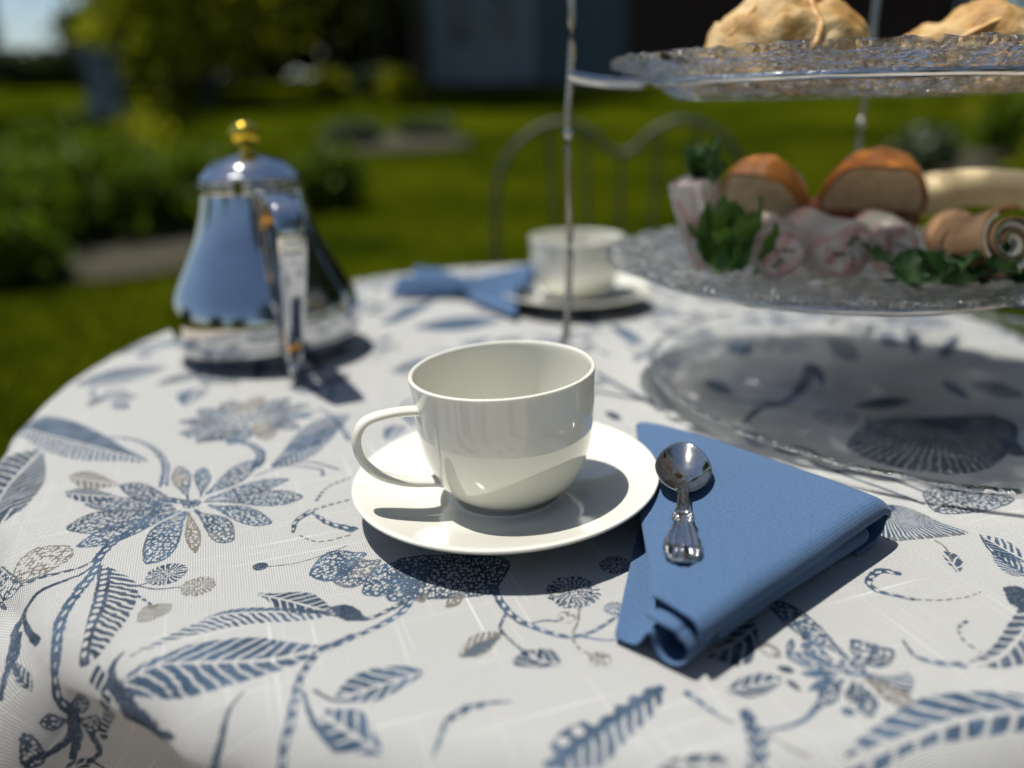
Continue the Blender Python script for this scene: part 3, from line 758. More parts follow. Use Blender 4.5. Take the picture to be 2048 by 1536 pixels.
('P',[(3338,6367),(3274,6238),(3217,6116),(3174,6009),(3144,5918),(3129,5843),(3124,5780),(3134,5730),(3196,5842),(3247,5948),(3291,6053),(3325,6151),(3347,6238),(3355,6314),(3357,6385)],[(3348,6376),(3134,5730)],'solid','n',1.0),
('P',[(3701,6192),(3642,6155),(3584,6109),(3520,6045),(3454,5962),(3386,5865),(3321,5761),(3255,5641),(3301,5654),(3351,5689),(3406,5741),(3467,5813),(3535,5908),(3610,6025),(3692,6160)],[(3696,6176),(3255,5641)],'solid','n',1.0),
('P',[(1711,5940),(1719,5858),(1731,5794),(1751,5756),(1779,5744),(1815,5760),(1859,5799),(1915,5875),(1916,5979),(1906,6048),(1886,6091),(1857,6104),(1819,6087),(1773,6042),(1723,5983)],[(1717,5961),(1915,5875)],'solid','b',1.0),
('P',[(2564,6109),(2526,5943),(2498,5801),(2490,5695),(2500,5624),(2529,5587),(2575,5581),(2645,5615),(2699,5790),(2731,5933),(2742,6043),(2732,6119),(2702,6162),(2654,6173),(2594,6165)],[(2579,6137),(2645,5615)],'stripe','n',1.0),
('S',[(615,5406),(777,5052),(908,4777)],21,24,'solid','n'),
('P',[(590,4627),(597,4586),(604,4550),(614,4523),(627,4504),(642,4495),(659,4493),(680,4503),(676,4551),(669,4587),(659,4615),(646,4634),(631,4644),(613,4645),(594,4641)],[(592,4634),(680,4503)],'solid','n',1.0),
('S',[(1327,4851),(1551,4768),(1785,4740)],11,21,'solid','n'),
('P',[(1347,5175),(1350,5092),(1357,5022),(1370,4970),(1390,4935),(1415,4916),(1445,4910),(1484,4922),(1486,5006),(1480,5075),(1468,5130),(1450,5170),(1424,5194),(1392,5202),(1357,5201)],[(1352,5188),(1484,4922)],'solid','b',1.0),
('P',[(2252,5497),(2218,5411),(2188,5331),(2165,5256),(2147,5186),(2136,5122),(2130,5064),(2132,5013),(2168,5092),(2197,5168),(2221,5241),(2239,5311),(2251,5378),(2258,5441),(2262,5505)],[(2257,5501),(2132,5013)],'solid','n',1.0),
('S',[(2184,4447),(2077,4200),(1919,4026)],10,9,'solid','n'),
('P',[(2778,4097),(2757,4033),(2741,3977),(2735,3933),(2738,3902),(2752,3882),(2774,3873),(2810,3879),(2840,3947),(2856,4003),(2864,4048),(2861,4082),(2848,4103),(2824,4113),(2794,4116)],[(2786,4107),(2810,3879)],'solid','n',1.0),
('P',[(3010,6155),(2991,6059),(2980,5981),(2983,5929),(3000,5905),(3031,5907),(3076,5933),(3140,5994),(3174,6112),(3189,6198),(3190,6257),(3173,6285),(3139,6282),(3091,6249),(3033,6200)],[(3022,6177),(3140,5994)],'solid','b',1.0),
('P',[(-853,6706),(-735,6657),(-621,6630),(-511,6631),(-402,6662),(-295,6726),(-187,6822),(-77,6966),(-197,7052),(-316,7089),(-434,7090),(-548,7053),(-658,6980),(-761,6875),(-860,6756)],[(-856,6731),(-77,6966)],'solid','b',1.0),
('P',[(591,7670),(595,7430),(602,7207),(618,7009),(644,6850),(678,6728),(722,6634),(777,6577),(789,6811),(789,7032),(778,7233),(753,7397),(715,7531),(665,7632),(608,7719)],[(600,7695),(777,6577)],'stripe','b',1.0),
('P',[(-482,5806),(-556,5841),(-629,5859),(-697,5848),(-760,5805),(-816,5733),(-865,5635),(-906,5506),(-830,5457),(-762,5441),(-698,5452),(-638,5490),(-582,5557),(-529,5651),(-476,5761)],[(-479,5783),(-906,5506)],'half','b',1.0),
('P',[(-2688,5758),(-2800,5779),(-2903,5777),(-2989,5743),(-3059,5681),(-3113,5595),(-3151,5487),(-3159,5332),(-3052,5313),(-2955,5311),(-2872,5334),(-2803,5386),(-2747,5468),(-2703,5579),(-2665,5711)],[(-2676,5734),(-3159,5332)],'half','b',1.0),
('S',[(-1528,4349),(-1257,4755),(-966,4255)],9,18,'rope','b'),
('P',[(-1306,4101),(-1243,4111),(-1185,4135),(-1137,4183),(-1099,4256),(-1070,4356),(-1049,4484),(-1043,4661),(-1123,4669),(-1188,4639),(-1240,4583),(-1279,4502),(-1305,4399),(-1319,4273),(-1324,4138)],[(-1315,4119),(-1043,4661)],'comb','b',1.0),
('P',[(-775,7819),(-857,7752),(-934,7665),(-1002,7546),(-1060,7391),(-1110,7221),(-1151,7034),(-1184,6830),(-1109,6872),(-1042,6943),(-979,7041),(-921,7174),(-867,7340),(-817,7550),(-766,7773)],[(-771,7796),(-1184,6830)],'solid','b',1.0),
('P',[(878,6712),(895,6561),(914,6424),(938,6311),(967,6224),(1002,6159),(1042,6113),(1089,6090),(1080,6227),(1064,6350),(1043,6465),(1014,6564),(978,6641),(935,6699),(888,6745)],[(883,6728),(1089,6090)],'solid','b',1.0)]
def TRACED(x, y): return y < 0.44 + 0.12 * max(0, min(1, (x - 0.02) / 0.1))

for q in PRINT:
    if q[0] == 'P': pr_poly([(a / 1e4, b / 1e4) for a, b in q[1]], [(a / 1e4, b / 1e4) for a, b in q[2]], q[3], q[4], q[5])
    elif q[0] == 'S': pr_stem([(a / 1e4, b / 1e4) for a, b in q[1]], (q[2] / 1e4, q[3] / 1e4), q[4], q[5])
    else: pr_disc((q[1] / 1e4, q[2] / 1e4), q[3] / 1e4, q[4] / 1e4, q[5], q[6])

# sprigs for the parts of the cloth away from the laid place
def lens(b, tip, w, bend=0.0, fat=0.5):
    bx, by = b; tx, ty = tip
    dx, dy = tx - bx, ty - by
    nx, ny = -dy, dx
    L_, R_, C_ = [], [], []
    for i in range(7):
        t = i / 6
        prof = math.sin(PI * t ** (0.63 if fat < 0.5 else 1.0 if fat == 0.5 else 1.6)) ** 0.8 if 0 < t < 1 else 0
        cx_, cy_ = bx + dx * t + nx * bend * math.sin(PI * t), by + dy * t + ny * bend * math.sin(PI * t)
        l = math.hypot(dx, dy)
        L_.append((cx_ + nx / l * w * prof, cy_ + ny / l * w * prof)); R_.append((cx_ - nx / l * w * prof, cy_ - ny / l * w * prof)); C_.append((cx_, cy_))
    return L_ + R_[::-1][1:-1], C_

def free(x, y, r):
    i0, i1 = int((x - r - PX0) / PIX), int((x + r - PX0) / PIX); j0, j1 = int((y - r - PY0) / PIX), int((y + r - PY0) / PIX)
    if i0 < 0 or j0 < 0 or i1 >= PN or j1 >= PN: return False
    return ink[j0:j1:8, i0:i1:8].mean() < 0.05
for k in range(1500):
    x = prng.uniform(PX0 + 0.04, PX0 + PSZ - 0.04); y = prng.uniform(PY0 + 0.04, PY0 + PSZ - 0.04)
    if TRACED(x, y): continue
    r_ = prng.uniform(0.018, 0.05)
    if not free(x, y, r_): continue
    a0 = prng.uniform(0, 2 * PI); kind = k % 4
    ca, sa = math.cos(a0), math.sin(a0)
    if kind == 0:
        npet = int(prng.integers(8, 13))
        for q in range(npet):
            aa = a0 + q * 2 * PI / npet
            o, c = lens((x + 0.005 * math.cos(aa), y + 0.005 * math.sin(aa)), (x + r_ * math.cos(aa), y + r_ * math.sin(aa)), r_ * 0.17, 0.08, 0.7)
            pr_poly(o, c, 'speckle', ('b', 'n', 'b', 't', 'm')[q % 5])
        pr_disc((x, y), 0.005, None, 'speckle', 'm')
    else:
        st = [(x - r_ * ca, y - r_ * sa), (x - r_ * 0.3 * ca + 0.006 * sa, y - r_ * 0.3 * sa - 0.006 * ca), (x + r_ * 0.4 * ca, y + r_ * 0.4 * sa), (x + r_ * ca - 0.01 * sa, y + r_ * sa + 0.01 * ca)]
        pr_stem(st, (0.0016, 0.0009), 'rope', 'b')
        for q, (f0, sg) in enumerate(((-0.3, 1), (0.1, -1), (0.4, 1), (0.95, 0))):
            bx, by = x + r_ * f0 * ca, y + r_ * f0 * sa
            aa = a0 + sg * 0.9
            o, c = lens((bx, by), (bx + r_ * 0.9 * math.cos(aa), by + r_ * 0.9 * math.sin(aa)), r_ * 0.24, 0.1 * sg, 0.4)
            pr_poly(o, c, ('stripe', 'speckle', 'half', 'comb')[(kind + q) % 4], ('b', 'n', 'm')[q % 3])

img = bpy.data.images.new('cloth_print', PN, PN, alpha=False, float_buffer=False)
img.colorspace_settings.name = 'Non-Color'
buf = np.ones((PN, PN, 4), np.float32)
buf[..., 0] = ink; buf[..., 1] = hue; buf[..., 2] = tau
img.pixels.foreach_set(buf.reshape(-1))
img.update(); img.pack()
del buf

m, n, p = new_mat('printed_linen')
uv = nd(n, 'ShaderNodeUVMap')
it = nd(n, 'ShaderNodeTexImage'); it.image = img; it.interpolation = 'Linear'; it.extension = 'REPEAT'
n.links.new(uv.outputs[0], it.inputs['Vector'])
sep = nd(n, 'ShaderNodeSeparateColor'); n.links.new(it.outputs['Color'], sep.inputs[0])
mp = nd(n, 'ShaderNodeMapping'); mp.inputs['Rotation'].default_value = (0, 0, rad(-20)); mp.inputs['Scale'].default_value = (PSZ, PSZ, PSZ)
n.links.new(uv.outputs[0], mp.inputs['Vector'])
h = weave_bump(n, p, mp.outputs[0], 0.00105, 0.85, 0.0009, 0.5)
# slubs: long pale threads both ways, some thick some missing
sl_ = []
for sc in ((560.0, 8.0, 1.0), (9.0, 520.0, 1.0)):
    m2 = nd(n, 'ShaderNodeMapping'); m2.inputs['Scale'].default_value = sc
    n.links.new(mp.outputs[0], m2.inputs['Vector'])
    q = nd(n, 'ShaderNodeTexNoise'); q.inputs['Scale'].default_value = 1.0; q.inputs['Detail'].default_value = 2
    n.links.new(m2.outputs[0], q.inputs['Vector'])
    mr = nd(n, 'ShaderNodeMapRange'); mr.inputs['From Min'].default_value = 0.62; mr.inputs['From Max'].default_value = 0.78; mr.inputs['To Max'].default_value = 0.6
    n.links.new(q.outputs['Fac'], mr.inputs['Value']); sl_.append(mr.outputs[0])
mxs = nd(n, 'ShaderNodeMath', operation='MAXIMUM'); n.links.new(sl_[0], mxs.inputs[0]); n.links.new(sl_[1], mxs.inputs[1])
# thread colour: gaps between threads greyer
rc = ramp(n, [(0.0, (0.33, 0.335, 0.33)), (0.40, (0.68, 0.68, 0.665)), (1.0, (0.775, 0.775, 0.755))])
n.links.new(h, rc.inputs['Fac'])
mixs = nd(n, 'ShaderNodeMix', data_type='RGBA'); n.links.new(mxs.outputs[0], mixs.inputs['Factor'])
n.links.new(rc.outputs['Color'], mixs.inputs['A']); mixs.inputs['B'].default_value = (0.81, 0.81, 0.80, 1)
blue = nd(n, 'ShaderNodeMix', data_type='RGBA'); n.links.new(sep.outputs[1], blue.inputs['Factor'])
blue.inputs['A'].default_value = (0.015, 0.036, 0.070, 1); blue.inputs['B'].default_value = (0.042, 0.104, 0.195, 1)
tp = nd(n, 'ShaderNodeMix', data_type='RGBA'); n.links.new(sep.outputs[2], tp.inputs['Factor'])
n.links.new(blue.outputs['Result'], tp.inputs['A']); tp.inputs['B'].default_value = (0.17, 0.152, 0.12, 1)
# ink sits on the threads, a little thin where threads dip
dn = nd(n, 'ShaderNodeMath', operation='MULTIPLY_ADD'); dn.inputs[1].default_value = -0.16; dn.inputs[2].default_value = 1.0
n.links.new(mxs.outputs[0], dn.inputs[0])
dm = nd(n, 'ShaderNodeMath', operation='MULTIPLY'); n.links.new(dn.outputs[0], dm.inputs[0]); n.links.new(sep.outputs[0], dm.inputs[1])
fin = nd(n, 'ShaderNodeMix', data_type='RGBA'); n.links.new(dm.outputs[0], fin.inputs['Factor'])
n.links.new(mixs.outputs['Result'], fin.inputs['A']); n.links.new(tp.outputs['Result'], fin.inputs['B'])
n.links.new(fin.outputs['Result'], p.inputs['Base Color'])
setp(p, Roughness=0.9)
p.inputs['Specular IOR Level'].default_value = 0.15
trl = nd(n, 'ShaderNodeBsdfTranslucent'); n.links.new(fin.outputs['Result'], trl.inputs['Color'])
mx = nd(n, 'ShaderNodeMixShader'); mx.inputs['Fac'].default_value = 0.10
n.links.new(p.outputs[0], mx.inputs[1]); n.links.new(trl.outputs[0], mx.inputs[2])
n.links.new(mx.outputs[0], n.nodes['Material Output'].inputs['Surface'])
M['linen'] = m

# ------------------------------------------------------------------ table and cloth
TCX, TCY, TR = 0.050, 0.5825, 0.378
def cloth_fold(phi):
    d = lambda c: (phi - c + PI) % (2 * PI) - PI
    f = 0.45 * math.cos(11 * d(rad(-130.5))) + 0.25 * math.sin(5 * phi + 1.0) + 0.12 * math.cos(22 * phi)
    for c_, w_, a_ in ((-129.0, 4.0, 1.3), (-117.5, 5.0, -0.9), (-102.0, 9.0, 0.45), (-141.0, 4.0, -0.6), (-62.0, 7.0, -0.4)):
        f += a_ * math.exp(-(d(rad(c_)) / rad(w_)) ** 2)
    return f
def cloth_R(phi):
    s = math.sin(phi)
    return TR + (0.029 * s * s if s < 0 else 0.014 * s * s)

def cloth_point(r, phi):
    """r: flat distance from the centre along the cloth, phi: direction."""
    f = cloth_fold(phi)
    rho = 0.021 + 0.005 * f
    r0 = cloth_R(phi) - rho * 0.55
    c, s = math.cos(phi), math.sin(phi)
    if r <= r0:
        x, y = TCX + r * c, TCY + r * s
        u = noise.noise(Vector((x * 9, y * 9, 0.3))) * 0.0013 + noise.ridged_multi_fractal(Vector((x * 7 + y * 2, y * 5 - x * 3, 7.3)), 1.0, 2.0, 2, 1.0, 2.0) * 0.0005 + noise.noise(Vector((x * 28, y * 28, 4.3))) * 0.00035
        return Vector((x, y, TZ - 0.0014 + u * min(1, (r0 - r) / 0.05 + 0.3)))
    a = r - r0
    amax = rad(82 - 15 * f)
    la = rho * amax
    if a < la:
        th = a / rho
        rr, z = r0 + rho * math.sin(th), -rho * (1 - math.cos(th))
    else:
        l = a - la
        rr, z = r0 + rho * math.sin(amax) + l * math.cos(amax), -rho * (1 - math.cos(amax)) - l * math.sin(amax)
        rr += 0.034 * f * min(l / 0.2, 1) ** 0.75
    x, y = TCX + rr * c, TCY + rr * s
    e = min(a / 0.03, 1)
    u = noise.noise(Vector((x * 9, y * 9, 0.3))) * 0.0013 + noise.ridged_multi_fractal(Vector((x * 7 + y * 2, y * 5 - x * 3, 7.3)), 1.0, 2.0, 2, 1.0, 2.0) * 0.0005 + noise.noise(Vector((x * 28, y * 28, 4.3))) * 0.00035
    z += u * 0.3 * (1 - e)
    wv = noise.noise(Vector((phi * 14, r * 18, 2.0))) * 0.004 * e
    return Vector((x + c * wv, y + s * wv, TZ - 0.0008 + z))

NPHI = 540
radii = list(np.linspace(0, TR - 0.03, 70)) + list(np.linspace(TR - 0.027, TR + 0.05, 40)) + list(np.linspace(TR + 0.056, TR + 0.26, 44))
V, F, UV = [], [], []
for i, r_ in enumerate(radii):
    for k in range(NPHI):
        ph = 2 * PI * k / NPHI
        rr = max(r_, 1e-4)
        V.append(cloth_point(rr, ph))
        fx, fy = TCX + rr * math.cos(ph), TCY + rr * math.sin(ph)
        UV.append(((fx - PX0) / PSZ, (fy - PY0) / PSZ))
for i in range(len(radii) - 1):
    for k in range(NPHI):
        k2 = (k + 1) % NPHI
        F.append((i * NPHI + k, i * NPHI + k2, (i + 1) * NPHI + k2, (i + 1) * NPHI + k)[::-1])
cloth = mesh_obj('tablecloth', V, F, M['linen'])
ul = cloth.data.uv_layers.new(name='UVMap')
li = np.empty(len(cloth.data.loops), np.int32); cloth.data.loops.foreach_get('vertex_index', li)
ul.data.foreach_set('uv', np.asarray(UV, np.float32)[li].reshape(-1))
tag(cloth, 'white linen tablecloth block-printed with blue leaves and speckled flowers, draped over the round table', 'tablecloth')

table = empty('garden_table', (TCX, TCY, 0))
tag(table, 'round garden table hidden under the printed linen tablecloth', 'table')
v, f = lathe([(0, TZ - 0.030), (TR - 0.032, TZ - 0.030), (TR - 0.026, TZ - 0.024), (TR - 0.026, TZ - 0.010), (TR - 0.032, TZ - 0.006), (0, TZ - 0.006)], 72)
mesh_obj('table_top', v, f, M['iron'], table)
for k in range(3):
    a = 2 * PI * k / 3 + 0.4
    pts = catmull([(0.10 * math.cos(a), 0.10 * math.sin(a), TZ - 0.03), (0.16 * math.cos(a), 0.16 * math.sin(a), 0.5), (0.13 * math.cos(a), 0.13 * math.sin(a), 0.28), (0.27 * math.cos(a), 0.27 * math.sin(a), 0.012)], 8)
    v, f = tube(pts, 0.011, 8)
    mesh_obj('leg', v, f, M['iron'], table)

# ------------------------------------------------------------------ cups and saucers
SAUCER = [(0, 0.0030), (0.022, 0.0030), (0.0235, 0.0), (0.026, 0.0), (0.0275, 0.0030), (0.045, 0.0060), (0.060, 0.0098), (0.069, 0.0130),
          (0.0726, 0.0146), (0.0736, 0.0156), (0.0734, 0.0165), (0.0722, 0.0167), (0.067, 0.0150), (0.058, 0.0120), (0.047, 0.0085), (0.040, 0.0068), (0.034, 0.0060), (0.0285, 0.0058), (0.0275, 0.0064), (0.0262, 0.0064), (0.0250, 0.0056), (0.012, 0.0055), (0, 0.0055)]
def smooth_profile(P, sub=3):
    return [(max(v.x, 0.0), v.y) for v in catmull([(a, b, 0) for a, b in P], sub)]

def make_saucer(loc, label, group, tilt=0.0):
    v, f = lathe(smooth_profile(SAUCER), 128)
    o = mesh_obj('saucer', v, f, M['china'], loc=loc)
    o.rotation_euler = (0, tilt, 0)
    return tag(o, label, 'saucer', group)

CUP_OUT = [(0, 0.0022), (0.017, 0.0022), (0.0185, 0.0), (0.0205, 0.0), (0.0215, 0.0020), (0.0262, 0.0046), (0.0322, 0.0108), (0.0362, 0.0195), (0.0388, 0.0305), (0.0402, 0.0425), (0.0406, 0.0530), (0.0411, 0.0605), (0.04135, 0.0632)]
CUP_IN = [(0.0412, 0.0640), (0.0402, 0.0643), (0.0393, 0.0637), (0.0389, 0.0610), (0.0386, 0.0530), (0.0380, 0.0425), (0.0368, 0.0310), (0.0346, 0.0205), (0.0305, 0.0125), (0.0230, 0.0070), (0.012, 0.0052), (0, 0.0048)]
def make_cup(loc, label, group, hang, tilt=0.0, k=1.0, zs=1.0):
    e = empty('teacup', loc)
    e.scale = (1, 1, zs)
    e.rotation_euler = (0, tilt, 0)
    tag(e, label, 'teacup', group)
    v, f = lathe([(a * k * 1.045, b * k) for a, b in smooth_profile(CUP_OUT + CUP_IN)], 128)
    mesh_obj('bowl', v, f, M['china'], e)
    path = catmull([(0.0385, 0.0500), (0.0440, 0.0520), (0.0560, 0.0530), (0.0662, 0.0512), (0.0705, 0.0440), (0.0692, 0.0340), (0.0634, 0.0258), (0.0535, 0.0198), (0.0435, 0.0165), (0.0335, 0.0148)] and
                   [(a, 0, b) for a, b in [(0.0385, 0.0500), (0.0440, 0.0520), (0.0560, 0.0530), (0.0662, 0.0512), (0.0705, 0.0440), (0.0692, 0.0340), (0.0634, 0.0258), (0.0535, 0.0198), (0.0435, 0.0165), (0.0335, 0.0148)]], 7)
    def rr(s):
        fl = 1 + 0.75 * max(0, 1 - s / 0.10) ** 2 + 0.9 * max(0, (s - 0.90) / 0.10) ** 2
        return (0.0041 * fl * k, 0.0022 * (1 + 0.35 * (fl - 1)) * k)
    v, f = tube([q * k for q in path], rr, 20, up=(0, 1, 0))
    # sweep axes: keep the wide side across the strap
    V = []
    nring = 20
    for i in range(len(path)):
        t = (path[min(i + 1, len(path) - 1)] - path[max(i - 1, 0)]).normalized()
        nn = Vector((0, 1, 0)); sd = t.cross(nn)
        a_, b_ = rr(i / (len(path) - 1))
        for q in range(nring):
            w = 2 * PI * q / nring
            V.append(path[i] * k + nn * (a_ * math.cos(w)) + sd * (b_ * math.sin(w)))
    h = mesh_obj('handle', V, f, M['china'], e)
    h.rotation_euler = (0, 0, hang)
    return e

make_saucer((-0.0034, 0.3425, TZ + 0.0010), 'white bone china saucer under the empty teacup in the foreground', 'white china saucers', rad(-2.2))
make_cup((-0.0016, 0.3420, TZ + 0.0062), 'white bone china teacup with a loop handle, in front beside the spoon', 'white china teacups', rad(203), rad(-2.8))
make_saucer((0.0632, 0.752, TZ), 'white china saucer at the far side of the table beside the tied blue napkin', 'white china saucers')
make_cup((0.0645, 0.755, TZ + 0.0060), 'white china teacup at the far side of the table behind the thin metal rod', 'white china teacups', rad(60), 0.0, 1.06, 0.88)

# ------------------------------------------------------------------ napkin under the spoon
NE = Vector((0.777, 0.629, 0)); NN = Vector((-0.629, 0.777, 0)); NO = Vector((0.0640, 0.2215, TZ))
def npt(s, t, z): return NO + NE * s + NN * t + Vector((0, 0, z))
def tmax(s): return 0.024 + 0.972 * s
nap = empty('napkin', (0.10, 0.31, TZ))
tag(nap, 'blue cotton napkin folded into a triangle with the silver teaspoon lying on it', 'napkin', 'blue cotton napkins')

def sheet(name, rows, parent, thick, uvk=1.0, off=0.0, sub=1):
    """rows: grid of points (list of lists) -> solidified smooth cloth."""
    nr, nc = len(rows), len(rows[0])
    po = parent.matrix_world.translation if False else parent.location
    V = [p - po for r_ in rows for p in r_]
    F = [(i * nc + j, i * nc + j + 1, (i + 1) * nc + j + 1, (i + 1) * nc + j) for i in range(nr - 1) for j in range(nc - 1)]
    o = mesh_obj(name, V, F, M['cotton'], parent)
    # uv from arc lengths so the weave keeps its size
    us = [[0.0] * nc for _ in range(nr)]; vs_ = [[0.0] * nc for _ in range(nr)]
    for i in range(nr):
        for j in range(nc):
            if j: us[i][j] = us[i][j - 1] + (rows[i][j] - rows[i][j - 1]).length
            if i: vs_[i][j] = vs_[i - 1][j] + (rows[i][j] - rows[i - 1][j]).length
    ul = o.data.uv_layers.new(name='UVMap')
    mid = nc // 2; mid0 = nr // 2
    for lp in o.data.loops:
        i, j = divmod(lp.vertex_index, nc)
        ul.data[lp.index].uv = (us[i][j] - us[i][0] * 0 , vs_[i][j])
    s = o.modifiers.new('thickness', 'SOLIDIFY'); s.thickness = thick; s.offset = off
    b = o.modifiers.new('round', 'SUBSURF'); b.levels = sub; b.render_levels = sub
    return o

def wr(s, t, a=0.0006, k=34):
    return a * noise.noise(Vector((s * k, t * k, 1.7))) + a * 0.5 * noise.noise(Vector((s * k * 2.6, t * k * 2.6, 9.7)))

# upper layer: rolled front edge, flat top, folds down and under along the far edge
SR = 0.1165
rows = []
def top_z(s):
    return 0.0182 + 0.0026 * min(max(s / 0.10, 0), 1) ** 0.8
us_ = [-0.004 + (SR + 0.004) * i / 30 for i in range(31)]
ub = [i / 12 for i in range(1, 13)]
for u in us_ + [('b', q) for q in ub] + [('c', q) for q in (0.006, 0.012)]:
    row = []
    if isinstance(u, tuple) and u[0] == 'c':
        s, zt, k = SR - u[1], 0.0022, 1.0
    elif isinstance(u, tuple):
        a = PI * u[1]
        ztop = top_z(SR); zc = ztop * 0.5 + 0.0012; rz = ztop - zc
        s = SR + 0.0125 * math.sin(a); zt = zc + rz * math.cos(a); k = u[1]
    else:
        s, zt, k = u, top_z(u), 0.0
    tm = tmax(min(s, SR + 0.004))
    for j in range(34):
        q = j / 33
        roll = 1.0 - min(k * 1.6, 1.0)
        if j < 9:                                    # rolled lip: underside, nose, then top
            w = j / 9
            ang = -PI * 0.62 * (1 - w)
            rr_ = 0.0048
            t = rr_ + (-rr_) * math.cos(ang) + 0.004 * (1 - w) ** 3 * roll
            t = t * roll + (1 - roll) * (w * 0.006)
            z = zt - rr_ * roll + rr_ * roll * math.cos(ang) if False else zt - roll * rr_ * (1 - math.cos(ang))
            t = rr_ + rr_ * math.sin(ang) if roll > 0.01 else w * rr_
            t = t * 1.0
        else:
            w = (j - 9) / 24
            t = 0.0048 + (tm - 0.0048) * w
            z = zt
            z -= (0.0075 * min(max(0, (w - 0.60) / 0.4), 1) ** 1.2 * min(max(s, 0) / 0.05, 1) + 0.0012 * max(0, (w - 0.9) / 0.1) ** 2) * (1 - min(k * 1.2, 1))
        row.append(npt(s + 0.0012 * math.sin(t * 60) * (1 if not isinstance(u, tuple) else 0.3), t, z + wr(s, t) * (1 - k)))
    rows.append(row)
sheet('top_layer', rows, nap, 0.0016, sub=1, off=-1)

# lower layers: a soft slab with its own rounded front fold
rows = []
for i in range(31):
    s = 0.010 + (SR - 0.010) * i / 30
    h0 = 0.0126 - 0.0052 * max(0, (s - 0.07) / 0.05) ** 1.3
    if s < 0.0: h0 -= 0.0
    tm = tmax(s) - 0.002
    row = []
    for j in range(30):
        if j < 10:
            ang = -PI * (1 - j / 9) + PI / 2
            t = 0.0066 - 0.0046 * math.cos(ang); z = 0.0012 + h0 * 0.5 + h0 * 0.46 * math.sin(ang)
        else:
            w = (j - 9) / 20
            t = 0.0066 + (tm - 0.0066) * w; z = 0.0012 + h0 * (0.96 - 0.45 * w * w)
        row.append(npt(s, t, z + wr(s + 3, t, 0.0005)))
    rows.append(row)
sheet('lower_layer', rows, nap, 0.0012, off=-1)

# under flap that shows along the slanting edge, with the cut ends looping at the near corner
rows = []
prof = [(0.0050, 0.0135), (0.0016, 0.0100), (0.0014, 0.0055), (0.0042, 0.0018), (0.0086, 0.0010), (0.0124, 0.0034), (0.0142, 0.0082), (0.0156, 0.0098), (0.0172, 0.0084), (0.0190, 0.0044), (0.0212, 0.0020), (0.025, 0.0014), (0.029, 0.0018)]
pp = catmull([(a, b, 0) for a, b in prof], 3)
for i in range(22):
    q = i / 21
    row = []
    for v_ in pp:
        t, z = v_.x, v_.y
        s0 = -0.0075 - 0.0060 * (t / 0.03)
        s1 = 0.056
        s = s0 + (s1 - s0) * q
        tt = t + (0.008 * q if t < 0.016 else 0.008 * q * max(0, 1 - (t - 0.016) / 0.006)) + max(0, t - 0.016) * (s - s0) * 62 * 0.9
        k = 1 - 0.55 * q
        row.append(npt(s, tt, z * (k if t < 0.016 else 1) + 0.0003))
    rows.append(row)
sheet('under_flap', rows, nap, 0.0011, off=1)

# tongue of cloth curling out between the layers at the near corner
rows = []
for i in range(12):
    s = -0.0065 + 0.030 * i / 11
    row = []
    for j in range(16):
        w = j / 15
        t = 0.0040 + 0.0175 * w
        z = 0.0122 + 0.0030 * math.sin(PI * (0.15 + 0.75 * w)) + 0.0012 * (i / 11)
        if w < 0.2: z -= 0.004 * (1 - w / 0.2) ** 2
        row.append(npt(s - 0.0022 * math.sin(w * PI), t, z))
    rows.append(row)
sheet('inner_fold', rows, nap, 0.0018, off=1)

# ------------------------------------------------------------------ teaspoon
sp_tip = Vector((0.0817, 0.3422, 0)); sp_end = Vector((0.0625, 0.2518, 0))
sp_dir = (sp_end - sp_tip).normalized()
SLEN = (sp_end - sp_tip).length
spoon = empty('teaspoon', (sp_tip.x, sp_tip.y, TZ + 0.0193))
spoon.rotation_euler = (0, rad(0.0), math.atan2(sp_dir.y, sp_dir.x))
spoon.scale = (SLEN / 0.106, 0.98, 0.97)
tag(spoon, 'silver teaspoon with a round bowl and an ornate shell-tipped handle lying on the blue napkin', 'teaspoon')
BL, BW = 0.0480, 0.0128
V, F = [], []
NR, NA = 14, 56
for i in range(NR + 1):
    q = i / NR
    for k in range(NA):
        a = 2 * PI * k / NA
        ca, sa = math.cos(a), math.sin(a)
        w = BW * (1.0 + 0.10 * ca * (1 if ca < 0 else -1.2))
        x = BL / 2 + BL / 2 * q * ca
        y = w * q * sa
        z = 0.0066 * q ** 2.0 + 0.0006 + 0.0050 * (1 - x / BL) ** 1.6
        V.append((x, y, z))
for i in range(NR):
    for k in range(NA):
        k2 = (k + 1) % NA
        F.append((i * NA + k, (i + 1) * NA + k, (i + 1) * NA + k2, i * NA + k2))
bo = mesh_obj('spoon_bowl', V, F, M['silver'], spoon)
md = bo.modifiers.new('t', 'SOLIDIFY'); md.thickness = 0.0009; md.offset = -1
md = bo.modifiers.new('s', 'SUBSURF'); md.levels = 1; md.render_levels = 1
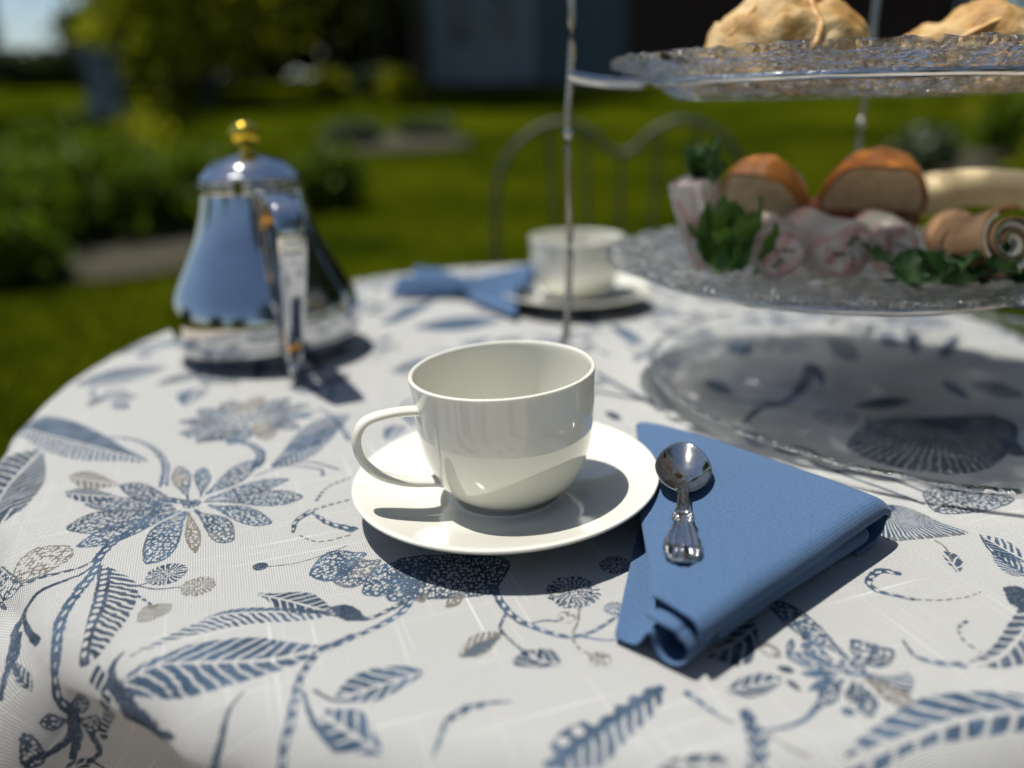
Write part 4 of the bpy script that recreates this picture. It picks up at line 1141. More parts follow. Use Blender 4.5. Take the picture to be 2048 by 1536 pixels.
# handle with raised borders, scrolls and a fluted shell
SL = (sp_end - sp_tip).length
def hw(x):
    pts = [(0.040, 0.0040), (0.044, 0.0027), (0.055, 0.0026), (0.066, 0.0034), (0.0715, 0.0047), (0.0745, 0.0046), (0.077, 0.0038), (0.083, 0.0054), (0.090, 0.0073), (0.096, 0.0077), (0.100, 0.0070), (0.1035, 0.0045), (0.1060, 0.0012)]
    for (a, b), (c, d) in zip(pts[:-1], pts[1:]):
        if a <= x <= c:
            t = (x - a) / (c - a); t = t * t * (3 - 2 * t)
            return b + (d - b) * t
    return pts[0][1] if x < pts[0][0] else pts[-1][1]
V, F = [], []
NX, NW = 150, 30
for i in range(NX + 1):
    x = 0.0395 + (0.1060 - 0.0395) * i / NX
    w = hw(x)
    q = (x - 0.0395) / 0.0665
    zc = 0.0066 + 0.0028 * math.sin(PI * min(q * 1.1, 1)) - 0.0044 * q ** 1.5
    for j in range(NW + 1):
        y = -1 + 2 * j / NW
        z = 0.0007 * (1 - y * y) * (1 if x < 0.07 else 0.4)
        z += 0.00055 * math.exp(-((abs(y) - 0.78) / 0.13) ** 2) + 0.00035 * math.exp(-((abs(y) - 0.42) / 0.09) ** 2) * (x < 0.094)
        for cy in (-0.62, 0.62):
            z += 0.0012 * math.exp(-(((x - 0.0728) / 0.0014) ** 2 + ((y - cy) / 0.30) ** 2)) + 0.0007 * math.exp(-(((x - 0.0760) / 0.0008) ** 2 + ((y - cy) / 0.25) ** 2))
        if x > 0.0935:
            an = math.atan2(y * w, x - 0.0905)
            k = min((x - 0.0935) / 0.003, 1)
            z += k * (0.0006 * math.cos(an * 9) + 0.0007)
            z += 0.0011 * math.exp(-(((x - 0.0965) / 0.0013) ** 2 + (y / 0.25) ** 2))
        z -= 0.0009 * max(0, (abs(y) - 0.9) / 0.1)
        V.append((0.0445 + (x - 0.0395) * 0.925, y * w, zc + z))
for i in range(NX):
    for j in range(NW):
        a = i * (NW + 1) + j
        F.append((a, a + NW + 1, a + NW + 2, a + 1))
ho = mesh_obj('spoon_handle', V, F, M['silver'], spoon)
md = ho.modifiers.new('t', 'SOLIDIFY'); md.thickness = 0.0013; md.offset = -1

# ------------------------------------------------------------------ napkin tied at the far side
fn = empty('napkin', (-0.03, 0.82, TZ))
tag(fn, 'blue cotton napkin gathered at its waist beside the far saucer', 'napkin', 'blue cotton napkins')
def fan(name, a, b, wa, wb, ha, hb, folds, seed):
    rows = []
    a, b = Vector(a), Vector(b)
    d = (b - a).normalized(); nn = Vector((-d.y, d.x, 0))
    for i in range(16):
        q = i / 15
        w = wa + (wb - wa) * q
        hh = ha + (hb - ha) * q
        row = []
        for j in range(41):
            y = -1 + 2 * j / 40
            z = hh * (1 - y * y) ** 0.5 * (0.75 + 0.25 * math.cos(folds * PI * y + seed)) + 0.0015
            row.append(a + (b - a) * q + nn * (w * y) + Vector((0, 0, z)) + d * (0.006 * noise.noise(Vector((y * 2, seed, q)))))
        rows.append(row)
    return sheet(name, rows, fn, 0.0022)
fan('fan', (-0.044, 0.79, TZ), (-0.101, 0.825, TZ), 0.016, 0.046, 0.017, 0.024, 3, 0.3)
fan('fan', (-0.044, 0.79, TZ), (0.022, 0.775, TZ), 0.016, 0.092, 0.017, 0.030, 4, 0.6)
v, f = tube([Vector((-0.044, 0.79, TZ + 0.009)) - fn.location + Vector((0.008 * math.sin(a) * 0.3, 0.018 * math.cos(a), 0.010 * math.sin(a))) for a in [2 * PI * k / 20 for k in range(20)]], (0.005, 0.0018), 8, closed=True)
mesh_obj('tie', v, f, M['cotton'], fn)

# ------------------------------------------------------------------ coffee pot
pot = empty('coffee_pot', (-0.197, 0.615, TZ))
tag(pot, 'polished steel coffee pot with gilt knob and strap handle on the table', 'coffee pot')
v, f = lathe(smooth_profile([(0, 0.003), (0.056, 0.003), (0.058, 0.0), (0.0605, 0.0), (0.0635, 0.0030), (0.0675, 0.0080), (0.0706, 0.0145), (0.0724, 0.0220), (0.0731, 0.0300), (0.0728, 0.0380), (0.0711, 0.0455), (0.0672, 0.0545), (0.0572, 0.0730), (0.0486, 0.0900), (0.0430, 0.1060), (0.0390, 0.1220), (0.0375, 0.130), (0.0372, 0.1330)], 4) + [(0.0362, 0.1330), (0.0362, 0.128), (0, 0.128)], 96)
mesh_obj('body', v, f, M['steel'], pot)
v, f = tube([(0.0752 * math.cos(a), 0.0752 * math.sin(a), 0.0185) for a in [2 * PI * k / 96 for k in range(96)]], (0.0007, 0.0010), 6, closed=True)
v = [(Vector((q[0], q[1], 0)).normalized() * (Vector((q[0], q[1], 0)).length - 0.0030)).to_tuple()[:2] + (q[2],) for q in v]
mesh_obj('base_band', v, f, M['steel'], pot)
v, f = lathe(smooth_profile([(0.0376, 0.1262), (0.0386, 0.1268), (0.0388, 0.1296), (0.0386, 0.1324), (0.0376, 0.1330), (0.0362, 0.1330)], 3), 96)
mesh_obj('neck_band', v, f, M['silver'], pot)
lid = mesh_obj('lid', *lathe(smooth_profile([(0.0352, 0.1332), (0.0370, 0.1335), (0.0374, 0.1350), (0.0372, 0.1368), (0.0362, 0.1380), (0.0338, 0.1404), (0.0295, 0.1450), (0.0232, 0.1492), (0.0150, 0.1520), (0.0090, 0.1532), (0.0062, 0.1540), (0, 0.1540)], 4), 96), M['steel'], pot)
mesh_obj('knob', *lathe(smooth_profile([(0.0062, 0.1528), (0.0050, 0.1545), (0.0042, 0.1570), (0.0058, 0.1592), (0.0090, 0.1622), (0.0108, 0.1665), (0.0104, 0.1705), (0.0078, 0.1745), (0.0040, 0.1766), (0, 0.1770)], 4), 48), M['gold'], lid)
hd = Vector((0.078, -0.15, 0)).normalized()
nrm = Vector((hd.y, -hd.x, 0))
path = [(0.036, 0.1285), (0.055, 0.1300), (0.080, 0.1305), (0.100, 0.1295), (0.1145, 0.1235), (0.1215, 0.1120), (0.1205, 0.0960), (0.1140, 0.0760), (0.1050, 0.0540), (0.0960, 0.0340), (0.0885, 0.0210), (0.0880, 0.0120), (0.0940, 0.0070), (0.1010, 0.0090), (0.1030, 0.0140)]
P = [hd * a + Vector((0, 0, b)) for a, b in path]
P = catmull(P, 6)
V, F = [], []
for i, q in enumerate(P):
    s = i / (len(P) - 1)
    t = (P[min(i + 1, len(P) - 1)] - P[max(i - 1, 0)]).normalized()
    sd = t.cross(nrm).normalized()
    w = 0.0092 - 0.0036 * min(max((s - 0.42) / 0.3, 0), 1) + 0.0022 * max(0, (s - 0.8) / 0.2)
    th = 0.0013
    for (a_, b_) in ((-1, -1), (-0.6, -1.25), (0, -1.35), (0.6, -1.25), (1, -1), (1, 1), (0.6, 1.0), (0, 0.9), (-0.6, 1.0), (-1, 1)):
        V.append(q + nrm * (w * a_) + sd * (th * b_))
kk = 10
for i in range(len(P) - 1):
    for k in range(kk):
        F.append((i * kk + k, i * kk + (k + 1) % kk, (i + 1) * kk + (k + 1) % kk, (i + 1) * kk + k))
F.append(tuple(reversed(range(kk)))); F.append(tuple(range((len(P) - 1) * kk, len(P) * kk)))
hdl = mesh_obj('handle', V, F, M['steel'], pot)
def bolt(r_, z0, rr, ln, back):
    c = hd * r_ + Vector((0, 0, z0))
    v, f = tube([c + hd * (ln * (q)) for q in (0, 0.3, 0.7, 0.92, 1.0)], lambda s: rr * (1 if s < 0.8 else 0.75 if s < 0.99 else 0.3), 16)
    return mesh_obj('rivet', v, f, M['copper'], hdl)
bolt(0.0690, 0.0260, 0.0058, 0.0250, 0)
bolt(0.0400, 0.1120, 0.0050, 0.0180, 0)
v, f = join(box(-0.0030, 0.0030, -0.0412, -0.0370, 0.1270, 0.1385), tube([(-0.0042, -0.0402, 0.1385), (0.0042, -0.0402, 0.1385)], 0.0020, 10))
hg = mesh_obj('hinge', v, f, M['steel'], pot, smooth=False); hg.rotation_euler = (0, 0, rad(4))
# spout on the far side
sp_ = [Vector((0, 0.060, 0.050)), Vector((0.0, 0.085, 0.072)), Vector((0, 0.100, 0.100)), Vector((0, 0.116, 0.120)), Vector((0, 0.124, 0.122))]
v, f = tube(catmull(sp_, 6), lambda s: (0.014 - 0.008 * s, 0.016 - 0.009 * s), 20)
so = mesh_obj('spout', v, f, M['steel'], pot); so.rotation_euler = (0, 0, math.atan2(hd.y, hd.x) + PI / 2)

# ------------------------------------------------------------------ tiered plate stand
SX, SY = 0.206, 0.512
stand = empty('plate_stand', (SX, SY, TZ))
tag(stand, 'thin metal plate stand with three rods and rings, holding two of the textured glass plates', 'plate stand')
for k, ang in enumerate((180, 62, -58)):
    a = rad(ang)
    ca, sa = math.cos(a), math.sin(a)
    R_ = 0.168
    P = catmull([(R_ * ca * 0.985 - 0.012 * ca, R_ * sa, 0.0024), (R_ * ca * 1.03, R_ * sa * 1.03, 0.010), (R_ * ca * 1.0, R_ * sa * 1.0, 0.045), (R_ * ca * 0.992, R_ * sa * 0.992, 0.10), (R_ * ca * 1.004, R_ * sa * 1.004, 0.165), (R_ * ca * 0.99, R_ * sa * 0.99, 0.22), (R_ * ca * 1.0, R_ * sa, 0.30)], 8)
    rod = mesh_obj('rod', *tube(P, 0.0023, 10), M['nickel'], stand)
    mesh_obj('knot', *[join(*[([(q[0] + R_ * ca, q[1] + R_ * sa, q[2] + 0.167) for q in blob(0.0036, 0.0036, 0.0042, 0, sub=2)[0]], blob(0.0036, 0.0036, 0.0042, 0, sub=2)[1])])][0], M['nickel'], rod)
    for zz, rin in (((0.0800, 0.120),) if k else ()) + ((0.1955, 0.122),):
        rim_ = catmull([(R_ * ca * 1.0, R_ * sa * 1.0, zz + 0.006), ((R_ - 0.006) * ca, (R_ - 0.006) * sa, zz + 0.004), ((R_ + rin) / 2 * ca, (R_ + rin) / 2 * sa, zz + 0.0015), (rin * ca, rin * sa, zz)], 5)
        mesh_obj('arm', *tube(rim_, (0.0028, 0.0034), 10), M['steel'], stand)
for zz, rin in ((0.0800, 0.120), (0.1955, 0.122)):
    mesh_obj('ring', *tube([(rin * math.cos(2 * PI * k / 72), rin * math.sin(2 * PI * k / 72), zz) for k in range(72)], 0.0024, 8, closed=True), M['steel'], stand)

# ------------------------------------------------------------------ glass plates
def glass_plate(R_, hrim, base, loc, label, lump, mat_, seed, thick=0.0042):
    prof_out = [(0, 0.0), (base, 0.0), (base + 0.003, 0.0008), (R_ * 0.86, hrim * 0.66), (R_ * 0.97, hrim * 0.93), (R_, hrim)]
    prof_in = [(R_ + 0.0004, hrim + 0.003), (R_ - 0.002, hrim + 0.0042), (R_ * 0.95, hrim * 0.92 + thick), (R_ * 0.85, hrim * 0.64 + thick), (base, thick), (0, thick)]
    def dense(P, st):
        out = []
        for a, b in zip(P[:-1], P[1:]):
            k = max(1, int(math.hypot(b[0] - a[0], b[1] - a[1]) / st))
            for i in range(k): out.append((a[0] + (b[0] - a[0]) * i / k, a[1] + (b[1] - a[1]) * i / k))
        return out + [P[-1]]
    prof = dense(prof_out, 0.0035) + dense(prof_in, 0.0035)
    n_out = len(dense(prof_out, 0.0035))
    def fn(p_, r_, a, z):
        q = Vector(p_)
        c = noise.cell(q * 190 + Vector((seed, seed, seed)))
        d = lump * (noise.noise(q * 240 + Vector((seed, 0, 0))) + 0.7 * c * noise.noise(q * 500))
        q.z += d
        if r_ > R_ * 0.93:
            rr_ = 1 + 0.006 * math.sin(a * 40) + 0.008 * noise.noise(Vector((math.cos(a) * 9, math.sin(a) * 9, seed)))
            q.x *= rr_; q.y *= rr_
        return q
    v, f = lathe(prof, 200, fn)
    o = mesh_obj('glass_plate', v, f, mat_, loc=loc)
    return tag(o, label, 'plate', 'glass cake plates')
glass_plate(0.140, 0.0190, 0.098, (SX, SY, TZ + 0.1870), 'upper textured glass plate on the stand with two golden scones on it', 0.0016, M['glass'], 1.0)
glass_plate(0.142, 0.0090, 0.098, (SX, SY, TZ + 0.0778), 'lower textured glass plate on the stand filled with sandwiches and rolls', 0.0015, M['glass'], 5.0)
big = glass_plate(0.185, 0.0075, 0.142, (0.283, 0.5015, TZ + 0.0008), 'large clear glass plate lying empty on the tablecloth under the stand', 0.0004, M['glass_clear'], 9.0, 0.0036)

mesh_obj('rim', *tube([(0.1855 * math.cos(2 * PI * k / 160), 0.1855 * math.sin(2 * PI * k / 160), 0.0100 + 0.0004 * math.sin(k * 0.9)) for k in range(160)], (0.0020, 0.0016), 10, closed=True), M['glass'], big)
mesh_obj('foot_ring', *tube([(0.1412 * math.cos(2 * PI * k / 160), 0.1412 * math.sin(2 * PI * k / 160), 0.0052) for k in range(160)], (0.0014, 0.0010), 8, closed=True), M['glass_clear'], big)

# ------------------------------------------------------------------ food
M['scone'] = noise_mat('baked_scone', [(0.30, (0.26, 0.11, 0.018)), (0.44, (0.38, 0.22, 0.06)), (0.64, (0.50, 0.37, 0.19))], 38, 0.72, 0.9, 200, dist=0.0012)
M['pastry'] = noise_mat('glazed_pastry', [(0.35, (0.42, 0.19, 0.03)), (0.6, (0.56, 0.33, 0.10))], 55, 0.5, 0.8, 260, dist=0.0012)
M['crumb'] = noise_mat('bread_crumb', [(0.3, (0.42, 0.31, 0.17)), (0.7, (0.62, 0.50, 0.33))], 160, 0.9, 0.6, 300, dist=0.0015)
M['crust'] = noise_mat('shiny_crust', [(0.3, (0.22, 0.065, 0.010)), (0.7, (0.46, 0.18, 0.03))], 45, 0.16, 0.15, 140)
M['flat'] = noise_mat('soft_flatbread', [(0.3, (0.48, 0.36, 0.19)), (0.7, (0.60, 0.49, 0.30))], 60, 0.8, 0.3, 160)
M['filling'] = noise_mat('red_filling', [(0.35, (0.10, 0.015, 0.012)), (0.65, (0.30, 0.06, 0.03))], 130, 0.3, 0.5, 200)
M['egg'] = noise_mat('orange_filling', [(0.35, (0.55, 0.17, 0.02)), (0.65, (0.62, 0.34, 0.08))], 120, 0.4, 0.4, 200)
M['lettuce'] = leaf_mat('green_leaf', (0.02, 0.07, 0.008), (0.10, 0.20, 0.03), 90, 0.35)
M['herb'] = leaf_mat('dark_herb', (0.008, 0.03, 0.008), (0.05, 0.11, 0.03), 120, 0.3)
M['shrimp'] = noise_mat('pink_shrimp', [(0.35, (0.52, 0.22, 0.18)), (0.46, (0.62, 0.38, 0.34)), (0.62, (0.68, 0.60, 0.55))], 85, 0.35)
M['cream'] = noise_mat('cream_spread', [(0.3, (0.62, 0.60, 0.50)), (0.7, (0.74, 0.72, 0.62))], 120, 0.6, 0.3, 240)
M['tortilla'] = noise_mat('tan_wrap', [(0.3, (0.34, 0.17, 0.07)), (0.7, (0.52, 0.32, 0.17))], 70, 0.7, 0.2)
m, n, p = new_mat('rice_paper')
tc = nd(n, 'ShaderNodeTexCoord'); ns = nd(n, 'ShaderNodeTexNoise'); ns.inputs['Scale'].default_value = 70.0
n.links.new(tc.outputs['Object'], ns.inputs['Vector'])
r = ramp(n, [(0.36, (0.60, 0.60, 0.52)), (0.52, (0.70, 0.64, 0.60)), (0.64, (0.66, 0.44, 0.40))])
n.links.new(ns.outputs['Fac'], r.inputs['Fac']); n.links.new(r.outputs['Color'], p.inputs['Base Color'])
setp(p, Roughness=0.25)
tr = nd(n, 'ShaderNodeBsdfTranslucent'); n.links.new(r.outputs['Color'], tr.inputs['Color'])
mx = nd(n, 'ShaderNodeMixShader'); mx.inputs['Fac'].default_value = 0.5
n.links.new(p.outputs[0], mx.inputs[1]); n.links.new(tr.outputs[0], mx.inputs[2]); n.links.new(mx.outputs[0], n.nodes['Material Output'].inputs['Surface'])
M['rice'] = m

UP = TZ + 0.1870 + 0.0042
LP = TZ + 0.0778 + 0.0042

def scone(loc, sx, sy, sz, seed, label, ridge, name='scone', rz=0.0):
    e = empty(name, loc, rz)
    tag(e, label, 'scone', 'golden scones on the upper plate')
    v, f = blob(sx, sy, sz, 0.10, 3.2, seed, 5)
    V = []
    for q in v:
        q = Vector(q)
        if q.z < 0: q.z *= 0.15
        k = q.z / sz
        w = 1.0 - 0.08 * max(k, 0) ** 1.3
        q.x *= w; q.y *= w
        q.z += 0.004 * math.sin(q.x * 170 + seed) * max(0, k)
        V.append(q + Vector((0, 0, sz * 0.15)))
    for q in V:
        q += Vector(q).normalized() * (0.0011 * noise.noise(q * 210) + 0.0016 * noise.noise(q * 90 + Vector((4, 4, seed))) - 0.0022 * max(0, 0.12 - abs(noise.noise(q * 55 + Vector((seed, 1, 2))))) / 0.12)
    mesh_obj('crumb_body', V, f, M['scone'], e)
    for i, (P, wd) in enumerate(ridge):
        wd = wd * 0.5
        rp = catmull(P, 6)
        v, f = tube(rp, lambda s: (wd * (0.35 + 0.65 * math.sin(PI * min(max(s, 0.05), 0.95))), wd * 0.6), 10)
        v = [Vector(q) + Vector((0.0018 * noise.noise(Vector(q) * 140), 0.0018 * noise.noise(Vector(q) * 140 + Vector((9, 0, 0))), 0.0015 * noise.noise(Vector(q) * 140 + Vector((0, 9, 0))))) for q in v]
        mesh_obj('crust_ridge', v, f, M['pastry'], e)
    return e
scone((0.158, 0.484, UP), 0.050, 0.040, 0.046, 3, 'pale golden scone with a glazed crust ridge, on the left of the upper glass plate',
      [([(0.004, -0.036, 0.004), (0.003, -0.037, 0.016), (0.009, -0.031, 0.030), (0.006, -0.018, 0.046)], 0.0055),
       ([(-0.047, -0.010, 0.004), (-0.042, -0.014, 0.016), (-0.031, -0.018, 0.032), (-0.016, -0.012, 0.046)], 0.006),
       ([(0.047, -0.010, 0.004), (0.041, -0.012, 0.018), (0.028, -0.014, 0.034), (0.012, -0.010, 0.047)], 0.005),
       ([(-0.030, -0.030, 0.004), (-0.016, -0.036, 0.007), (-0.002, -0.037, 0.006)], 0.0045)])
scone((0.263, 0.470, UP), 0.045, 0.038, 0.036, 8, 'rounder shiny speckled scone on the right of the upper glass plate',
      [([(-0.034, -0.014, 0.010), (-0.018, -0.024, 0.026), (0.004, -0.024, 0.033), (0.022, -0.018, 0.030)], 0.0045),
       ([(0.030, -0.018, 0.006), (0.026, -0.022, 0.018), (0.016, -0.016, 0.034)], 0.004)])
e = empty('finger_sandwich', (0.222, 0.568, UP)); tag(e, 'pale finger sandwich half hidden between the two scones on the upper plate', 'sandwich')
for nm, z0, z1, mt in (('bread_slice', 0.0, 0.011, 'crumb'), ('filling', 0.0112, 0.0148, 'cream'), ('bread_slice', 0.015, 0.026, 'crumb')):
    o = mesh_obj(nm, *box(-0.034, 0.034, -0.016, 0.016, z0, z1), M[mt], e, smooth=False)
    bv = o.modifiers.new('b', 'BEVEL'); bv.width = 0.002; bv.segments = 2

def leaf_blade(L, w, seed, n=9, m_=7, curl=0.3):
    V, F = [], []
    for i in range(n):
        s = i / (n - 1)
        ww = w * math.sin(PI * min(0.06 + s * 0.92, 1)) ** 0.7
        for j in range(m_):
            y = -1 + 2 * j / (m_ - 1)
            V.append((L * s, ww * y, L * curl * s * s + 0.25 * w * abs(y) + 0.18 * w * math.sin(s * 14 + seed + y * 3) * abs(y)))
    for i in range(n - 1):
        for j in range(m_ - 1):
            a = i * m_ + j
            F.append((a, a + m_, a + m_ + 1, a + 1))
    return V, F
def leaf_bunch(name, loc, spec, mt, label, cat, parent=None):
    e = empty(name, loc) if parent is None else parent
    if parent is None: tag(e, label, cat)
    for (dx, dy, dz, L, w, az, pitch, seed) in spec:
        o = mesh_obj('leaf', *leaf_blade(L, w, seed), M[mt], e)
        o.location = (dx, dy, dz); o.rotation_euler = (rad(seed * 37 % 50 - 25), rad(-pitch), rad(az))
    return e
leaf_bunch('salad_leaf', (0.305, 0.535, UP), [(0, 0, 0.0, 0.05, 0.016, 20, 40, 1), (0, 0.006, 0, 0.045, 0.015, 70, 55, 2), (0.006, -0.006, 0, 0.05, 0.016, -10, 30, 3)], 'herb', 'dark green salad leaves at the right end of the upper plate', 'salad')

# half buns with their cut face to the camera
def half_bun(loc, rx, rz_, rot, tilt, label, seed, bottom, lean):
    e = empty('bun_sandwich', loc, rot); tag(e, label, 'sandwich', 'half bun sandwiches on the lower plate')
    e.rotation_euler = (rad(lean), rad(tilt), rot)
    def dome(z0, hh, m1, m2, flipz=False, nm='top'):
        V, F = [], []
        na, nr = 30, 12
        for i in range(nr + 1):
            b = PI / 2 * i / nr
            for k in range(na + 1):
                a = PI * k / na
                lum = 1 + 0.05 * noise.noise(Vector((math.cos(a) * 2, b * 2, seed)))
                x = rx * math.cos(a) * math.cos(b) ** 0.55 * lum if i < nr else 0
                y = rx * 1.05 * math.sin(a) * math.cos(b) ** 0.55 * lum if i < nr else 0
                z = hh * math.sin(b) ** 0.9 * lum
                V.append((x, y, z0 + (z if not flipz else -z)))
        W_ = na + 1
        for i in range(nr):
            for k in range(na):
                q = (i * W_ + k, i * W_ + k + 1, (i + 1) * W_ + k + 1, (i + 1) * W_ + k)
                F.append(q[::-1] if flipz else q)
        o = mesh_obj(nm, V, F, m1, e)
        # cut face, slightly bulged, inset by the crust
        V2, F2 = [], []
        left = [V[i * W_] for i in range(nr + 1)][::-1]; right = [V[i * W_ + na] for i in range(nr + 1)]
        ring = [Vector(q) for q in right] + [Vector(q) for q in left][1:]
        c = Vector((0, -0.002, z0 + (hh * 0.4 if not flipz else -hh * 0.4)))
        n0 = len(ring)
        for s_ in (1.0, 0.90, 0.6, 0.25):
            for q in ring:
                d = c + (Vector(q) - c) * s_
                d.y = (0 if s_ == 1 else 0.0002 - 0.0012 * noise.noise(d * 200))
                V2.append(d)
        V2.append(c)
        for i in range(3):
            for k in range(n0):
                k2 = (k + 1) % n0
                F2.append((i * n0 + k, (i + 1) * n0 + k, (i + 1) * n0 + k2, i * n0 + k2))
        for k in range(n0): F2.append((3 * n0 + k, len(V2) - 1, 3 * n0 + (k + 1) % n0))
        co = mesh_obj('cut_face', V2, F2, M['crumb'], o); co.data.materials.append(m1)
        for pi_ in range(n0): co.data.polygons[pi_].material_index = 1
    dome(0.021, rz_, M['crust'], None, nm='bun_top')
    dome(0.0135, 0.0130, M['crust'], None, True, nm='bun_base')
    for zc, mt, nm in ((0.0185, 'filling', 'meat_slice'), (0.0150, bottom, 'cheese_slice')):
        v, f = blob(rx * 1.04, rx * 0.5, 0.0032, 0.16, 5, seed + zc * 90, 3)
        mesh_obj(nm, [(q[0], q[1] + rx * 0.36, q[2] + zc + 0.0012 * math.sin(q[0] * 300)) for q in v], f, M[mt], e)
    return e
half_bun((0.187, 0.560, LP + 0.012), 0.0295, 0.043, rad(-42), 4, 'smaller half bun sandwich with orange filling, left of the wider bun below', 2, 'egg', 44)
half_bun((0.253, 0.560, LP + 0.012), 0.0345, 0.040, rad(-16), 0, 'wider half bun sandwich with red filling, right of the smaller bun on the lower plate', 6, 'filling', 36)

# rice paper rolls
def rice_roll(loc, r_, L, az, pitch, label, seed, herbs=False, name='rice_paper_roll'):
    e = empty(name, loc); tag(e, label, 'spring roll', 'rice paper rolls on the lower plate')
    e.rotation_euler = (0, rad(-pitch), rad(az))
    P = [(x, 0, 0) for x in [0, 0.0008, 0.003, 0.007, 0.012] + [0.012 + (L - 0.024) * i / 8 for i in range(1, 9)] + [L - 0.007, L - 0.003, L - 0.0008, L]]
    prof_ = [0.80, 0.90, 0.97, 1.0, 1.0] + [1.0] * 8 + [1.0, 0.97, 0.90, 0.80]
    prof_u = [0.7, 0.85, 0.95, 1.0, 1.0, 0.97, 0.95, 0.96, 1.0, 1.04, 1.06, 1.08, 1.1, 1.12, 1.13, 1.14, 1.14]
    v, f = tube(P, lambda q: r_ * (prof_ if not herbs else prof_u)[min(int(round(q * 16)), 16)], 28, caps=False)
    v = [Vector(q) + Vector((0, noise.noise(Vector(q) * 60 + Vector((seed, 0, 0))) * r_ * 0.16, noise.noise(Vector(q) * 60 + Vector((0, seed, 0))) * r_ * 0.16)) for q in v]
    mesh_obj('wrapper', v, f, M['rice'], e)
    for x, sg in ((0.0012, -1), (L - 0.0012, 1)):
        V, F = [(x + sg * 0.001, 0, 0)], []
        for i in range(1, 7):
            for k in range(24):
                q = Vector((x, r_ * 0.80 * i / 6 * math.cos(2 * PI * k / 24), r_ * 0.80 * i / 6 * math.sin(2 * PI * k / 24)))
                q.x += sg * 0.0022 * noise.noise(q * 170 + Vector((seed, seed, 0)))
                V.append(q)
        for k in range(24): F.append((0, 1 + k, 1 + (k + 1) % 24))
        for i in range(5):
            for k in range(24): F.append((1 + i * 24 + k, 1 + (i + 1) * 24 + k, 1 + (i + 1) * 24 + (k + 1) % 24, 1 + i * 24 + (k + 1) % 24))
        mesh_obj('shrimp_filling', V, F, M['shrimp'], e)
    for k in range(7):
        a = 2.2 * k + seed * 3.3
        b_, g = blob(0.0016, r_ * (0.06 + 0.05 * (k % 3)), r_ * 0.05, 0.25, 4, seed + k, 2)
        mesh_obj('herb_shred', [(q[0] - 0.0002, q[1] + r_ * (0.12 + 0.07 * k) * math.cos(a), q[2] + r_ * (0.12 + 0.07 * k) * math.sin(a)) for q in b_], g, M['herb' if k % 2 else 'lettuce'], e)
    if herbs:
        leaf_bunch('', None, [(L - 0.006 + 0.012 * random.Random(q + 3).random(), -0.004 + 0.006 * math.sin(q * 2.1), 0.003 + 0.014 * random.Random(q).random(), 0.014 + 0.012 * random.Random(q + 9).random(), 0.0060, -50 + q * 37 % 130, -60 + q * 31 % 90, q) for q in range(16)], 'herb', None, None, parent=e)
    return e
rice_roll((0.132, 0.510, LP + 0.001), 0.0138, 0.058, 192, 74, 'upright white rice paper roll with green herbs on top, at the plate edge', 1, True)
rice_roll((0.161, 0.462, LP + 0.0165), 0.0165, 0.07, 82, 0, 'rice paper roll showing pink shrimp, lying left of its twin in front of the buns', 2)
rice_roll((0.199, 0.458, LP + 0.0180), 0.0180, 0.07, 94, 0, 'rice paper roll with a wide pink cut end, middle one before the buns', 3)
rice_roll((0.236, 0.480, LP + 0.0165), 0.0160, 0.06, 80, 0, 'rice paper roll behind and right of the others, half hidden before the wraps', 4)

leaf_bunch('parsley', (0.134, 0.470, LP), [(random.Random(q).uniform(-0.012, 0.016), random.Random(q + 50).uniform(-0.014, 0.03), 0.002 + 0.022 * random.Random(q + 90).random(), 0.018 + 0.008 * random.Random(q + 7).random(), 0.006, q * 47, 20 + (q * 29) % 55, q) for q in range(30)], 'lettuce', 'bunch of loose green salad leaves left of the shrimp rolls', 'salad')
leaf_bunch('lettuce_leaf', (0.255, 0.430, LP), [(-0.040 + 0.0042 * q, random.Random(q).uniform(-0.010, 0.016), 0.002 + 0.004 * (q % 3), 0.026, 0.009, q * 67 % 360, 4 + q * 13 % 16, q) for q in range(24)], 'herb', 'flat dark lettuce leaf at the front of the lower plate under the pinwheel wraps', 'salad')
# flatbread roll
P = catmull([(-0.052, 0, 0.017), (-0.025, 0.004, 0.022), (0.005, 0.002, 0.025), (0.035, -0.004, 0.022), (0.056, -0.008, 0.014)], 6)
v, f = tube(P, lambda s: (0.019 - 0.004 * s, 0.014 - 0.003 * s), 24)
o = mesh_obj('flatbread', [Vector(q) + Vector((0, 0, 0.0015 * noise.noise(Vector(q) * 70))) for q in v], f, M['flat'], loc=(0.328, 0.560, LP + 0.018))
tag(o, 'long folded pale flatbread lying right of the buns on the lower plate', 'flatbread')
